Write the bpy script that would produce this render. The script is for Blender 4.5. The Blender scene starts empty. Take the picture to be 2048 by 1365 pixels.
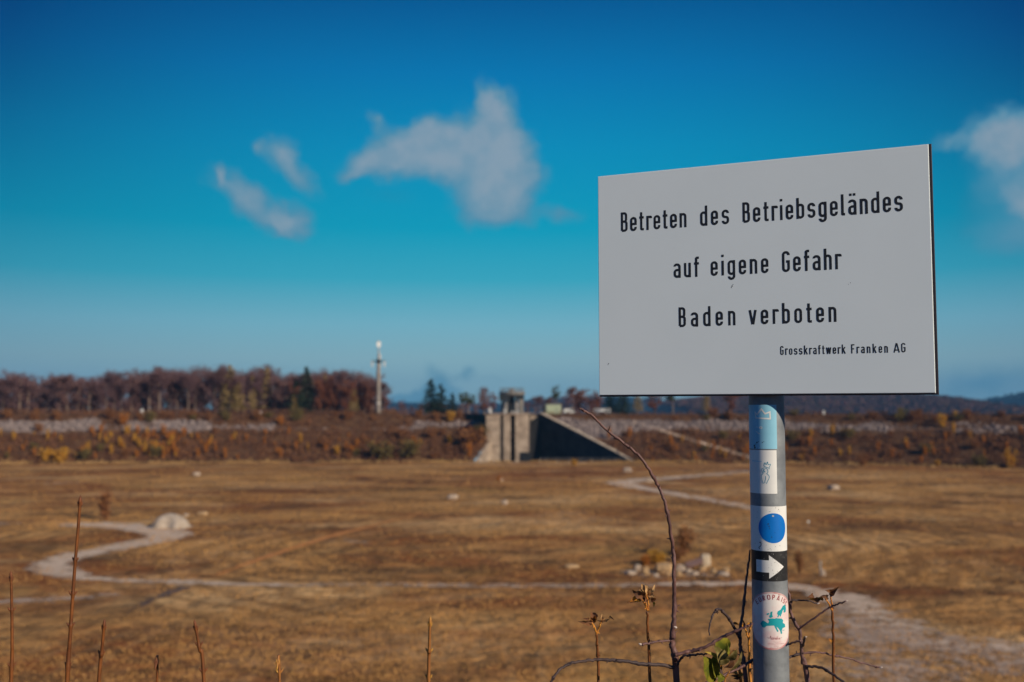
import bpy, bmesh, math, random
import numpy as np
from mathutils import Vector, Matrix, noise
from mathutils.geometry import tessellate_polygon

scene = bpy.context.scene
COL = scene.collection
R = math.radians
random.seed(7)
rng = np.random.default_rng(11)

# ------------------------------------------------------------------ camera
FPX, CX, CY = 1991.0, 1024.0, 682.5          # focal length and centre in units of a 2048 px wide frame
PITCH = 0.06987
CAM = Vector((0.0, 0.0, 22.0))
camd = bpy.data.cameras.new('camera')
camd.sensor_width = 36.0
camd.lens = 36.0 * FPX / 2048.0
camd.clip_start = 0.05
camd.clip_end = 30000.0
camd.dof.use_dof = True
camd.dof.focus_distance = 1.80
camd.dof.aperture_fstop = 4.2
camd.dof.aperture_blades = 0
cam = bpy.data.objects.new('camera', camd)
COL.objects.link(cam)
cam.location = CAM
cam.rotation_euler = (math.pi / 2 + PITCH, 0.0, 0.0)
scene.camera = cam

# ------------------------------------------------------------------ light and sky
SUN_AZ, SUN_EL = R(131.0), R(24.0)           # compass: 0 = +Y, 90 = +X
sun_dir = Vector((math.sin(SUN_AZ) * math.cos(SUN_EL), math.cos(SUN_AZ) * math.cos(SUN_EL), math.sin(SUN_EL)))
sl = bpy.data.lights.new('sun', 'SUN')
sl.energy = 4.6
sl.angle = R(0.5)
sl.color = (1.0, 0.86, 0.66)
sun = bpy.data.objects.new('sun', sl)
COL.objects.link(sun)
sun.location = (60, -60, 90)
sun.rotation_euler = (-sun_dir).to_track_quat('-Z', 'Y').to_euler()

vs = scene.view_settings
vs.view_transform = 'Standard'
vs.look = 'None'
vs.exposure = 0.0
vs.gamma = 1.0
vs.use_curve_mapping = False
scene.cycles.use_denoising = True
scene.cycles.max_bounces = 5
scene.cycles.diffuse_bounces = 3
scene.cycles.transparent_max_bounces = 12
scene.cycles.volume_bounces = 0
scene.cycles.sample_clamp_indirect = 4.0


def lin(r, g, b):
    def f(c):
        c /= 255.0
        return c / 12.92 if c <= 0.04045 else ((c + 0.055) / 1.055) ** 2.4
    return (f(r), f(g), f(b), 1.0)


def ray(px, py):
    """world direction through a point of the 2048 x 1365 frame"""
    c, s = math.cos(PITCH), math.sin(PITCH)
    f = Vector((0, c, s)); u = Vector((0, -s, c))
    return f + Vector((1, 0, 0)) * ((px - CX) / FPX) - u * ((py - CY) / FPX)


def azel(px, py):
    d = ray(px, py).normalized()
    return math.atan2(d.x, d.y), math.asin(d.z)


def at(px, py, Y):
    """point on the plane y = Y"""
    d = ray(px, py)
    return CAM + d * (Y / d.y)


# world shader: Nishita sky, graded by elevation, with a few broken cumulus clouds
world = bpy.data.worlds.new('World')
scene.world = world
world.use_nodes = True
nt = world.node_tree
nt.nodes.clear()


def N(tree, typ, **kw):
    n = tree.nodes.new(typ)
    for k, v in kw.items():
        setattr(n, k, v)
    return n


def math_n(tree, op, a, b=None, clamp=False):
    n = tree.nodes.new('ShaderNodeMath')
    n.operation = op
    n.use_clamp = clamp
    for i, v in enumerate((a, b)):
        if v is None:
            continue
        if isinstance(v, (int, float)):
            n.inputs[i].default_value = v
        else:
            tree.links.new(v, n.inputs[i])
    return n.outputs[0]


def mixc(tree, fac, a, b, mode='MIX'):
    n = tree.nodes.new('ShaderNodeMix')
    n.data_type = 'RGBA'
    n.blend_type = mode
    for s, v in ((n.inputs[0], fac), (n.inputs[6], a), (n.inputs[7], b)):
        if isinstance(v, (int, float)):
            s.default_value = v
        elif isinstance(v, (tuple, list)):
            s.default_value = v
        else:
            tree.links.new(v, s)
    return n.outputs[2]


def ramp(tree, fac, stops, interp='LINEAR'):
    n = tree.nodes.new('ShaderNodeValToRGB')
    cr = n.color_ramp
    cr.interpolation = interp
    while len(cr.elements) < len(stops):
        cr.elements.new(0.5)
    for e, (p, c) in zip(cr.elements, stops):
        e.position = p
        e.color = c if len(c) == 4 else (*c, 1.0)
    tree.links.new(fac, n.inputs[0])
    return n.outputs[0]


L = nt.links.new


def smooth(x, lo, hi):
    n = N(nt, 'ShaderNodeMapRange', interpolation_type='SMOOTHSTEP')
    L(x, n.inputs[0])
    n.inputs[1].default_value = lo
    n.inputs[2].default_value = hi
    return n.outputs[0]


tc = N(nt, 'ShaderNodeTexCoord')
nrm = N(nt, 'ShaderNodeVectorMath', operation='NORMALIZE')
L(tc.outputs['Generated'], nrm.inputs[0])
sep = N(nt, 'ShaderNodeSeparateXYZ')
L(nrm.outputs[0], sep.inputs[0])
el = math_n(nt, 'ARCSINE', sep.outputs[2])
az = math_n(nt, 'ARCTAN2', sep.outputs[0], sep.outputs[1])
sky = N(nt, 'ShaderNodeTexSky', sky_type='NISHITA', sun_disc=False)
sky.sun_elevation = SUN_EL
sky.sun_rotation = SUN_AZ
sky.air_density = 1.0
sky.dust_density = 0.6
sky.ozone_density = 2.0
# elevation factor: -0.05 rad .. 0.75 rad -> 0 .. 1
ef = math_n(nt, 'DIVIDE', math_n(nt, 'ADD', el, 0.05), 0.8, True)


def E_(py):
    return (azel(1024, py)[1] + 0.05) / 0.8


SKY_STOPS = [
    (0.0, (0.150, 0.320, 0.420)),
    (E_(815), (0.215, 0.395, 0.470)),
    (E_(790), (0.225, 0.405, 0.475)),
    (E_(720), (0.245, 0.440, 0.500)),
    (E_(650), (0.175, 0.445, 0.555)),
    (E_(560), (0.036, 0.380, 0.525)),
    (E_(460), (0.000, 0.330, 0.500)),
    (E_(300), (0.000, 0.262, 0.488)),
    (E_(150), (0.000, 0.180, 0.432)),
    (E_(0), (0.000, 0.100, 0.300)),
    (0.80, (0.000, 0.055, 0.190)),
    (1.0, (0.002, 0.045, 0.160)),
]
grade = ramp(nt, ef, SKY_STOPS)
# darkening away from the view axis imitates lens vignetting in the sky colour
SKYB = 0.1
skyl = mixc(nt, 1.0, sky.outputs[0], (SKYB, SKYB, SKYB, 1), 'MULTIPLY')
base = mixc(nt, 0.99, skyl, grade)
azd = math_n(nt, 'POWER', math_n(nt, 'DIVIDE', math_n(nt, 'ABSOLUTE', az), 0.48, True), 2.2)
eld = smooth(el, 0.08, 0.42)
azk = math_n(nt, 'MULTIPLY', azd, math_n(nt, 'ADD', math_n(nt, 'MULTIPLY', eld, 0.52), 0.20))
base = mixc(nt, azk, base, (0.0, 0.012, 0.115, 1))
azw = smooth(math_n(nt, 'ABSOLUTE', az), 0.6, 1.3)  # unseen sky to the sides and behind set deeper blue to tune fill light
base = mixc(nt, math_n(nt, 'MULTIPLY', azw, 0.62), base, (0.002, 0.105, 0.300, 1))
# cloud coordinates: angles, broken up with noise
cmb = N(nt, 'ShaderNodeCombineXYZ')
L(math_n(nt, 'MULTIPLY', az, FPX), cmb.inputs[0])
L(math_n(nt, 'MULTIPLY', el, FPX), cmb.inputs[1])


def wnoise(scale, detail, rough=0.55):
    n = N(nt, 'ShaderNodeTexNoise')
    n.inputs['Scale'].default_value = scale
    n.inputs['Detail'].default_value = detail
    n.inputs['Roughness'].default_value = rough
    L(cmb.outputs[0], n.inputs['Vector'])
    return n


def vmul(vec, off, k):
    a = N(nt, 'ShaderNodeVectorMath', operation='SUBTRACT')
    L(vec, a.inputs[0]); a.inputs[1].default_value = (off, off, off)
    b = N(nt, 'ShaderNodeVectorMath', operation='MULTIPLY')
    L(a.outputs[0], b.inputs[0]); b.inputs[1].default_value = (k, k, 0)
    return b.outputs[0]


def vadd(a, b):
    n = N(nt, 'ShaderNodeVectorMath', operation='ADD')
    L(a, n.inputs[0]); L(b, n.inputs[1])
    return n.outputs[0]


n1 = wnoise(1 / 75.0, 2.0)
n2 = wnoise(1 / 26.0, 4.0, 0.6)
CP = vadd(vadd(cmb.outputs[0], vmul(n1.outputs['Color'], 0.5, 55.0)), vmul(n2.outputs['Color'], 0.5, 26.0))


def cloud_mask(blobs):
    tot = None
    for (px, py, rx, ry, rot, amp) in blobs:
        a, e = azel(px + 8, py + 12)
        m = N(nt, 'ShaderNodeMapping', vector_type='TEXTURE')
        m.inputs['Location'].default_value = (a * FPX, e * FPX, 0)
        m.inputs['Rotation'].default_value = (0, 0, R(rot))
        m.inputs['Scale'].default_value = (rx, ry, 1)
        L(CP, m.inputs['Vector'])
        g = N(nt, 'ShaderNodeTexGradient', gradient_type='SPHERICAL')
        L(m.outputs[0], g.inputs[0])
        v = math_n(nt, 'MULTIPLY', g.outputs['Fac'], amp)
        tot = v if tot is None else math_n(nt, 'ADD', tot, v)
    return tot


WHITE_CLOUDS = [
    (962, 180, 30, 46, 15, 1.15), (990, 235, 64, 84, 0, 1.35), (962, 300, 120, 112, 0, 1.6), (1015, 335, 85, 100, 15, 1.15),
    (980, 395, 120, 66, 0, 1.0), (870, 290, 125, 78, 8, 1.35), (785, 300, 105, 68, 12, 1.25), (730, 318, 82, 40, 12, 0.95),
    (740, 230, 24, 40, 35, 0.85), (848, 240, 40, 40, 0, 0.9), (690, 340, 50, 18, 5, 0.6), (1068, 345, 38, 34, 0, 0.4), (975, 425, 85, 34, 0, 0.55),
    (556, 300, 44, 54, 40, 1.05), (596, 345, 66, 36, -45, 1.0), (488, 390, 118, 46, -38, 1.35), (580, 432, 52, 50, 20, 1.0),
    (434, 335, 15, 34, 10, 0.8), (514, 283, 22, 20, 0, 0.7), (560, 445, 75, 24, -10, 0.5),
    (1112, 420, 78, 22, 6, 0.66),
    (1992, 258, 80, 70, 0, 1.3), (2050, 262, 90, 80, 0, 1.1), (1890, 272, 52, 30, 0, 0.8), (2040, 410, 105, 105, 0, 0.75), (1985, 335, 75, 55, 0, 0.6),
    (2050, 380, 60, 40, 0, 0.8), (2000, 470, 110, 40, 0, 0.35),
]
BLUE_CLOUDS = [
    (872, 748, 58, 34, -25, 0.9), (925, 737, 30, 18, -10, 0.7), (850, 785, 110, 40, 0, 0.9), (800, 792, 90, 36, 10, 0.8), (975, 748, 60, 14, 0, 0.35),
    (1960, 760, 190, 60, 8, 0.8), (1110, 770, 130, 40, 5, 0.35), (168, 750, 60, 16, 0, 0.4),
    (770, 380, 130, 30, 0, 0.35), (1940, 440, 80, 70, 0, 0.45), (1950, 370, 60, 60, 0, 0.4),
]
wm = cloud_mask(WHITE_CLOUDS)
bm_ = cloud_mask(BLUE_CLOUDS)
n3 = wnoise(1 / 60.0, 3.0)
base = mixc(nt, math_n(nt, 'MULTIPLY', smooth(bm_, 0.1, 0.9), 0.6), base, (0.035, 0.205, 0.335, 1))
ccol = mixc(nt, smooth(wm, 0.5, 1.5), (0.085, 0.270, 0.405, 1), (0.255, 0.345, 0.430, 1))
ccol = mixc(nt, math_n(nt, 'MULTIPLY', smooth(n3.outputs['Fac'], 0.35, 0.7), 0.35), ccol, (0.07, 0.25, 0.38, 1))
base = mixc(nt, math_n(nt, 'MULTIPLY', smooth(wm, 0.06, 0.88), 0.92), base, ccol)
bg = N(nt, 'ShaderNodeBackground')
L(base, bg.inputs[0])
bg.inputs[1].default_value = 1.0
wo = N(nt, 'ShaderNodeOutputWorld')
L(bg.outputs[0], wo.inputs[0])

# ------------------------------------------------------------------ helpers
def tag(o, label=None, cat=None, group=None, kind=None):
    if label: o['label'] = label
    if cat: o['category'] = cat
    if group: o['group'] = group
    if kind: o['kind'] = kind
    return o


def empty(name, loc, label, cat, group=None, rz=0.0):
    o = bpy.data.objects.new(name, None)
    COL.objects.link(o)
    o.location = loc
    o.rotation_euler = (0, 0, rz)
    return tag(o, label, cat, group)


class MB:
    """collects faces and becomes one mesh object"""
    def __init__(self):
        self.v = []; self.f = []; self.m = []; self.cur = 0

    def add(self, vs_, fs_, mi=None):
        b = len(self.v)
        self.v.extend([tuple(p) for p in vs_])
        mi = self.cur if mi is None else mi
        for f in fs_:
            self.f.append(tuple(b + i for i in f)); self.m.append(mi)

    def box(self, lo, hi, rot=None, org=None):
        x0, y0, z0 = lo; x1, y1, z1 = hi
        P = [(x0, y0, z0), (x1, y0, z0), (x1, y1, z0), (x0, y1, z0), (x0, y0, z1), (x1, y0, z1), (x1, y1, z1), (x0, y1, z1)]
        if rot is not None:
            o = Vector(org or (0, 0, 0))
            P = [o + rot @ (Vector(p) - o) for p in P]
        self.add(P, [(3, 2, 1, 0), (4, 5, 6, 7), (0, 1, 5, 4), (1, 2, 6, 5), (2, 3, 7, 6), (3, 0, 4, 7)])

    def cbox(self, lo, hi, c):
        """box with chamfered vertical and top edges"""
        x0, y0, z0 = lo; x1, y1, z1 = hi
        def ring(i, z):
            return [(x0 + c + i, y0 + i, z), (x1 - c - i, y0 + i, z), (x1 - i, y0 + c + i, z), (x1 - i, y1 - c - i, z),
                    (x1 - c - i, y1 - i, z), (x0 + c + i, y1 - i, z), (x0 + i, y1 - c - i, z), (x0 + i, y0 + c + i, z)]
        V = ring(0, z0) + ring(0, z1 - c) + ring(c, z1)
        F = []
        for k in (0, 8):
            for i in range(8):
                j = (i + 1) % 8
                F.append((k + i, k + j, k + 8 + j, k + 8 + i))
        F.append(tuple(range(7, -1, -1))); F.append(tuple(range(16, 24)))
        self.add(V, F)

    def tube(self, pts, rad, n=8, cap=True):
        pts = [Vector(p) for p in pts]
        if isinstance(rad, (int, float)): rad = [rad] * len(pts)
        V = []; F = []
        up = None
        for i, p in enumerate(pts):
            t = (pts[min(i + 1, len(pts) - 1)] - pts[max(i - 1, 0)])
            if t.length < 1e-9: t = Vector((0, 0, 1))
            t.normalize()
            if up is None:
                up = t.orthogonal().normalized()
            else:
                up = (up - t * up.dot(t))
                up = up.normalized() if up.length > 1e-6 else t.orthogonal().normalized()
            b = t.cross(up)
            for k in range(n):
                a = 2 * math.pi * k / n
                V.append(p + (up * math.cos(a) + b * math.sin(a)) * rad[i])
        for i in range(len(pts) - 1):
            for k in range(n):
                k2 = (k + 1) % n
                F.append((i * n + k, i * n + k2, (i + 1) * n + k2, (i + 1) * n + k))
        if cap:
            F.append(tuple(range(n - 1, -1, -1)))
            F.append(tuple((len(pts) - 1) * n + k for k in range(n)))
        self.add(V, F)

    def lathe(self, prof, c=(0, 0, 0), n=20):
        V = []; F = []
        for (r, z) in prof:
            for k in range(n):
                a = 2 * math.pi * k / n
                V.append((c[0] + r * math.cos(a), c[1] + r * math.sin(a), c[2] + z))
        for i in range(len(prof) - 1):
            for k in range(n):
                k2 = (k + 1) % n
                F.append((i * n + k, i * n + k2, (i + 1) * n + k2, (i + 1) * n + k))
        F.append(tuple(range(n - 1, -1, -1)))
        F.append(tuple((len(prof) - 1) * n + k for k in range(n)))
        self.add(V, F)

    def build(self, name, mats, parent=None, smooth=False, loc=None):
        me = bpy.data.meshes.new(name)
        me.from_pydata(self.v, [], self.f)
        mats = mats if isinstance(mats, (list, tuple)) else [mats]
        for m in mats: me.materials.append(m)
        if len(mats) > 1:
            me.polygons.foreach_set('material_index', self.m)
        if smooth:
            me.polygons.foreach_set('use_smooth', [True] * len(me.polygons))
        me.update()
        o = bpy.data.objects.new(name, me)
        COL.objects.link(o)
        if parent is not None: o.parent = parent
        if loc is not None: o.location = loc
        return o


def np_mesh(name, V, F, mat, parent=None):
    """V n x 3, F m x k arrays, quickly"""
    me = bpy.data.meshes.new(name)
    V = np.asarray(V, np.float32); F = np.asarray(F, np.int32)
    me.vertices.add(len(V)); me.vertices.foreach_set('co', V.ravel())
    k = F.shape[1]
    me.loops.add(F.size); me.loops.foreach_set('vertex_index', F.ravel())
    me.polygons.add(len(F))
    me.polygons.foreach_set('loop_start', np.arange(0, F.size, k, dtype=np.int32))
    me.update(calc_edges=True)
    me.validate()
    for m in (mat if isinstance(mat, (list, tuple)) else [mat]): me.materials.append(m)
    o = bpy.data.objects.new(name, me)
    COL.objects.link(o)
    if parent is not None: o.parent = parent
    return o


def copy_tree(o, parent=None):
    c = o.copy()
    COL.objects.link(c)
    c.parent = parent
    for ch in list(o.children):
        copy_tree(ch, c)
    return c


# ------------------------------------------------------------------ materials
def mat(name, c1, c2=None, scale=1.0, rough=0.8, metal=0.0, bump=0.0, bscale=None, detail=5.0, rnd=None, island=None, spec=0.3,
        contrast=(0.35, 0.65), trans=0.0):
    m = bpy.data.materials.new(name)
    m.use_nodes = True
    t = m.node_tree
    b = t.nodes['Principled BSDF']
    geo = N(t, 'ShaderNodeNewGeometry')
    col = c1
    if c2 is not None:
        n = N(t, 'ShaderNodeTexNoise')
        n.inputs['Scale'].default_value = scale
        n.inputs['Detail'].default_value = detail
        n.inputs['Roughness'].default_value = 0.6
        t.links.new(geo.outputs['Position'], n.inputs['Vector'])
        f = N(t, 'ShaderNodeMapRange', interpolation_type='SMOOTHSTEP')
        t.links.new(n.outputs['Fac'], f.inputs[0])
        f.inputs[1].default_value, f.inputs[2].default_value = contrast
        col = mixc(t, f.outputs[0], c1, c2)
    if rnd is not None:
        oi = N(t, 'ShaderNodeObjectInfo')
        col = mixc(t, oi.outputs['Random'], col, rnd)
    if island is not None:
        r = geo.outputs['Random Per Island']
        col = mixc(t, math_n(t, 'POWER', r, 1.5), col, island)
    if isinstance(col, tuple):
        b.inputs['Base Color'].default_value = col
    else:
        t.links.new(col, b.inputs['Base Color'])
    b.inputs['Roughness'].default_value = rough
    b.inputs['Metallic'].default_value = metal
    b.inputs['Specular IOR Level'].default_value = spec
    if trans:
        out = t.nodes['Material Output']
        tr = N(t, 'ShaderNodeBsdfTranslucent')
        if isinstance(col, tuple): tr.inputs[0].default_value = col
        else: t.links.new(col, tr.inputs[0])
        mx = N(t, 'ShaderNodeMixShader')
        mx.inputs[0].default_value = trans
        t.links.new(b.outputs[0], mx.inputs[1]); t.links.new(tr.outputs[0], mx.inputs[2])
        t.links.new(mx.outputs[0], out.inputs['Surface'])
    if bump:
        n = N(t, 'ShaderNodeTexNoise')
        n.inputs['Scale'].default_value = bscale or scale * 3
        n.inputs['Detail'].default_value = 5.0
        t.links.new(geo.outputs['Position'], n.inputs['Vector'])
        bp = N(t, 'ShaderNodeBump')
        bp.inputs['Strength'].default_value = 1.0
        bp.inputs['Distance'].default_value = bump
        t.links.new(n.outputs['Fac'], bp.inputs['Height'])
        t.links.new(bp.outputs[0], b.inputs['Normal'])
    return m

# ------------------------------------------------------------------ the basin: plan and terrain
CREST = 20.45
TOE_CTRL = [(-760, 240), (-640, 320), (-420, 388), (-215, 412), (-120, 421), (-60, 426), (-20, 427), (20, 427), (55, 426), (120, 415), (205, 374), (330, 300),
            (430, 190), (440, 110), (380, 62), (280, 46), (120, 43.5), (0, 43.2), (-150, 43.5), (-420, 46), (-640, 60), (-760, 120)]


def catmull(P, closed=True, n=12):
    P = [Vector((*p, 0.0)) if len(p) == 2 else Vector(p) for p in P]
    out = []
    m = len(P)
    for i in range(m if closed else m - 1):
        if closed:
            a, b, c, d = P[i - 1], P[i], P[(i + 1) % m], P[(i + 2) % m]
        else:
            a, b, c, d = P[max(i - 1, 0)], P[i], P[i + 1], P[min(i + 2, m - 1)]
        for k in range(n):
            t = k / n
            out.append(0.5 * ((2 * b) + (c - a) * t + (2 * a - 5 * b + 4 * c - d) * t * t + (3 * b - 3 * c + d - a) * t ** 3))
    if not closed: out.append(P[-1])
    return out


def resample(P, step_of):
    out = [P[0]]
    acc = 0.0
    for a, b in zip(P, P[1:] + [P[0]]):
        Ld = (b - a).length
        pos = 0.0
        while True:
            st = step_of(a)
            if acc + (Ld - pos) < st:
                acc += Ld - pos
                break
            pos += st - acc
            acc = 0.0
            out.append(a + (b - a) * (pos / Ld))
    return out


_curve = catmull(TOE_CTRL, True, 24)
TOE = resample(_curve, lambda p: 1.0 if (p.y > 380 and -40 < p.x < 70) else (3.0 if p.y > 250 else 12.0))
if (TOE[-1] - TOE[0]).length < 0.4: TOE.pop()
NT = len(TOE)
TOEN = []
for i in range(NT):
    t = (TOE[(i + 1) % NT] - TOE[i - 1]).normalized()
    nn = Vector((-t.y, t.x, 0))
    TOEN.append(nn)
_area = sum(TOE[i].x * TOE[(i + 1) % NT].y - TOE[(i + 1) % NT].x * TOE[i].y for i in range(NT))
if _area > 0:
    TOEN = [-n for n in TOEN]
T2 = np.array([(p.x, p.y) for p in TOE])


def toe_offset(x, y):
    """signed distance outside the toe line of the basin"""
    A = T2; B = np.roll(T2, -1, 0)
    p = np.array([x, y])
    d = B - A
    t = np.clip(((p - A) * d).sum(1) / (d * d).sum(1), 0, 1)
    q = A + d * t[:, None]
    dist = np.sqrt(((q - p) ** 2).sum(1)).min()
    c = ((A[:, 1] > y) != (B[:, 1] > y)) & (x < (B[:, 0] - A[:, 0]) * (y - A[:, 1]) / (B[:, 1] - A[:, 1] + 1e-12) + A[:, 0])
    return -dist if c.sum() % 2 else dist


def slope_z(o):
    if o <= 0: return 0.0
    if o < 41: return o / 41 * CREST
    return CREST


def ground_hit(px, py):
    """where the ray through a frame point meets floor or embankment"""
    d = ray(px, py)
    lo = None
    y = 60.0
    prev = y
    while y < 520:
        p = CAM + d * (y / d.y)
        if p.z < slope_z(toe_offset(p.x, p.y)):
            a, b = prev, y
            for _ in range(14):
                m = (a + b) / 2
                p = CAM + d * (m / d.y)
                if p.z < slope_z(toe_offset(p.x, p.y)): b = m
                else: a = m
            p = CAM + d * (b / d.y)
            return Vector((p.x, p.y, slope_z(toe_offset(p.x, p.y))))
        prev = y
        y += 4.0
    return CAM + d * (470 / d.y)


def far_strip(x):
    """plan point and outward normal of the far toe at world x"""
    best = min((i for i in range(NT) if TOE[i].y > 250), key=lambda i: abs(TOE[i].x - x))
    return TOE[best], TOEN[best]


def px_of(x, y):
    return CX + FPX * x / y


def gravel_amount(x, y, o):
    """0..1 bare stone facing on the far slope"""
    if y < 200: return 0.15
    z = slope_z(o)
    p = px_of(x, y)
    w = noise.noise(Vector((x * 0.06, z * 0.16, 3.1))) * 1.8
    w2 = noise.noise(Vector((x * 0.25, z * 0.5, 8.1)))
    def band(a, b):
        return max(0.0, min(1.0, (z + w - a) / 1.2, (b - z + w) / 1.2))
    if p < 205: g = band(12.2, 17.9)
    elif p < 255: g = 0.15 * band(12, 17)
    elif p < 425: g = band(12.6, 17.6) * (0.5 if 310 > p > 280 else 1)
    elif p < 560: g = band(13.0, 15.6) * (0.75 if w2 > -0.2 else 0.1)
    elif p < 830: g = band(13.0, 14.8) * (0.8 if w2 > 0.05 else 0.0)
    elif p < 975: g = band(13.8, 17.0) * (1.0 if w2 > -0.25 else 0.2)
    elif p < 1320: g = band(9.0, 18.0) if p < 1240 else band(12.2, 18.5)
    elif p < 1570: g = band(12.8, 18.0) * 0.85
    elif p < 1780: g = band(12.6, 16.6) * (0.85 if w2 > -0.3 else 0.3)
    elif p < 1900: g = band(13.5, 15.5) * 0.3
    else: g = band(12.4, 16.6) * (0.7 if w2 > -0.1 else 0.15)
    return g


# the intake forecourt is cut out of the far slope
NOTCH = [(-16.6, 420.0), (51.0, 420.0), (51.0, 428.2), (13.3, 467.2), (8.0, 467.2), (8.0, 446.5), (-8.7, 446.5), (-16.6, 428.0)]


def in_poly(x, y, P):
    c = False
    for (x0, y0), (x1, y1) in zip(P, P[1:] + P[:1]):
        if (y0 > y) != (y1 > y) and x < (x1 - x0) * (y - y0) / (y1 - y0) + x0:
            c = not c
    return c


OFFS = [i * 1.025 for i in range(41)] + [42.0, 43.5, 46.0, 49.0, 56.0, 70.0, 110.0, 200.0, 420.0, 900.0]
ZS = [slope_z(o) for o in OFFS[:44]] + [20.3, 19.7, 19.6, 19.4, 18.5, 16.0, 10.0]
V = []; grav = []
for j, (o, z) in enumerate(zip(OFFS, ZS)):
    for i in range(NT):
        p = TOE[i] + TOEN[i] * o
        zz = z
        if 0 < j < 41:
            zz += noise.noise(Vector((p.x * 0.15, p.y * 0.15, 0))) * 0.28
        V.append((p.x, p.y, zz))
        grav.append(gravel_amount(p.x, p.y, o) if j < 43 else 0.0)
F = []
for j in range(len(OFFS) - 1):
    for i in range(NT):
        i2 = (i + 1) % NT
        q = (j * NT + i, j * NT + i2, (j + 1) * NT + i2, (j + 1) * NT + i)
        if j < 42:
            cx_ = sum(V[k][0] for k in q) / 4; cy_ = sum(V[k][1] for k in q) / 4
            if cy_ > 400 and -20 < cx_ < 55 and in_poly(cx_, cy_, NOTCH): continue
        F.append(q)
emb_mat = bpy.data.materials.new('slope_soil')
emb_mat.use_nodes = True
t = emb_mat.node_tree
b = t.nodes['Principled BSDF']
geo = N(t, 'ShaderNodeNewGeometry')
n = N(t, 'ShaderNodeTexNoise'); n.inputs['Scale'].default_value = 0.35; n.inputs['Detail'].default_value = 6
t.links.new(geo.outputs['Position'], n.inputs['Vector'])
soil = ramp(t, n.outputs['Fac'], [(0.3, (0.06, 0.03, 0.018)), (0.5, (0.105, 0.052, 0.028)), (0.7, (0.16, 0.088, 0.042))])
n2_ = N(t, 'ShaderNodeTexNoise'); n2_.inputs['Scale'].default_value = 1.4; n2_.inputs['Detail'].default_value = 5
t.links.new(geo.outputs['Position'], n2_.inputs['Vector'])
stone = ramp(t, n2_.outputs['Fac'], [(0.35, (0.10, 0.075, 0.068)), (0.6, (0.27, 0.215, 0.20))])
at_ = N(t, 'ShaderNodeAttribute', attribute_name='stone_facing')
t.links.new(mixc(t, at_.outputs['Fac'], soil, stone), b.inputs['Base Color'])
b.inputs['Roughness'].default_value = 0.95
b.inputs['Specular IOR Level'].default_value = 0.1
bp = N(t, 'ShaderNodeBump'); bp.inputs['Distance'].default_value = 0.5
t.links.new(n2_.outputs['Fac'], bp.inputs['Height']); t.links.new(bp.outputs[0], b.inputs['Normal'])
emb = np_mesh('embankment', V, F, emb_mat)
a = emb.data.attributes.new('stone_facing', 'FLOAT', 'POINT')
a.data.foreach_set('value', np.array(grav, np.float32))
tag(emb, kind='structure')

# floor of the drained basin: dry mown grass
fm = bpy.data.materials.new('dry_grass_floor')
fm.use_nodes = True
t = fm.node_tree
b = t.nodes['Principled BSDF']
geo = N(t, 'ShaderNodeNewGeometry')


def tnoise(t, scale, detail=5, rough=0.6, vec=None, sx=1, sy=1, rot=0, dist=0.0):
    mp = N(t, 'ShaderNodeMapping'); mp.inputs['Scale'].default_value = (sx, sy, 1); mp.inputs['Rotation'].default_value = (0, 0, R(rot))
    t.links.new(geo.outputs['Position'] if vec is None else vec, mp.inputs[0])
    n = N(t, 'ShaderNodeTexNoise')
    n.inputs['Scale'].default_value = scale; n.inputs['Detail'].default_value = detail; n.inputs['Roughness'].default_value = rough
    n.inputs['Distortion'].default_value = dist
    t.links.new(mp.outputs[0], n.inputs['Vector'])
    return n.outputs['Fac']


def sm(t, x, lo, hi):
    n = N(t, 'ShaderNodeMapRange', interpolation_type='SMOOTHSTEP')
    t.links.new(x, n.inputs[0]); n.inputs[1].default_value = lo; n.inputs[2].default_value = hi
    return n.outputs[0]


straw = (0.62, 0.335, 0.122, 1); straw2 = (0.43, 0.215, 0.074, 1)
rust = (0.23, 0.070, 0.024, 1); dark = (0.105, 0.055, 0.028, 1); olive = (0.27, 0.175, 0.05, 1); pale = (0.80, 0.50, 0.23, 1)
c = mixc(t, sm(t, tnoise(t, 0.055, 6), 0.35, 0.65), straw, straw2)
c = mixc(t, math_n(t, 'MULTIPLY', sm(t, tnoise(t, 0.022, 6, 0.62, sx=0.6, dist=0.6), 0.45, 0.58), 0.85), c, rust)
c = mixc(t, math_n(t, 'MULTIPLY', sm(t, tnoise(t, 0.05, 6, 0.65, sx=0.55, rot=20, dist=0.5), 0.50, 0.64), 0.75), c, dark)
c = mixc(t, math_n(t, 'MULTIPLY', sm(t, tnoise(t, 0.034, 4, 0.6, rot=60), 0.55, 0.7), 0.4), c, olive)
c = mixc(t, math_n(t, 'MULTIPLY', sm(t, tnoise(t, 0.028, 5, 0.6, rot=-35, sx=0.7), 0.50, 0.66), 0.65), c, pale)
spy = N(t, 'ShaderNodeSeparateXYZ'); t.links.new(geo.outputs['Position'], spy.inputs[0])
sx0 = spy.outputs[1]
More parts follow.
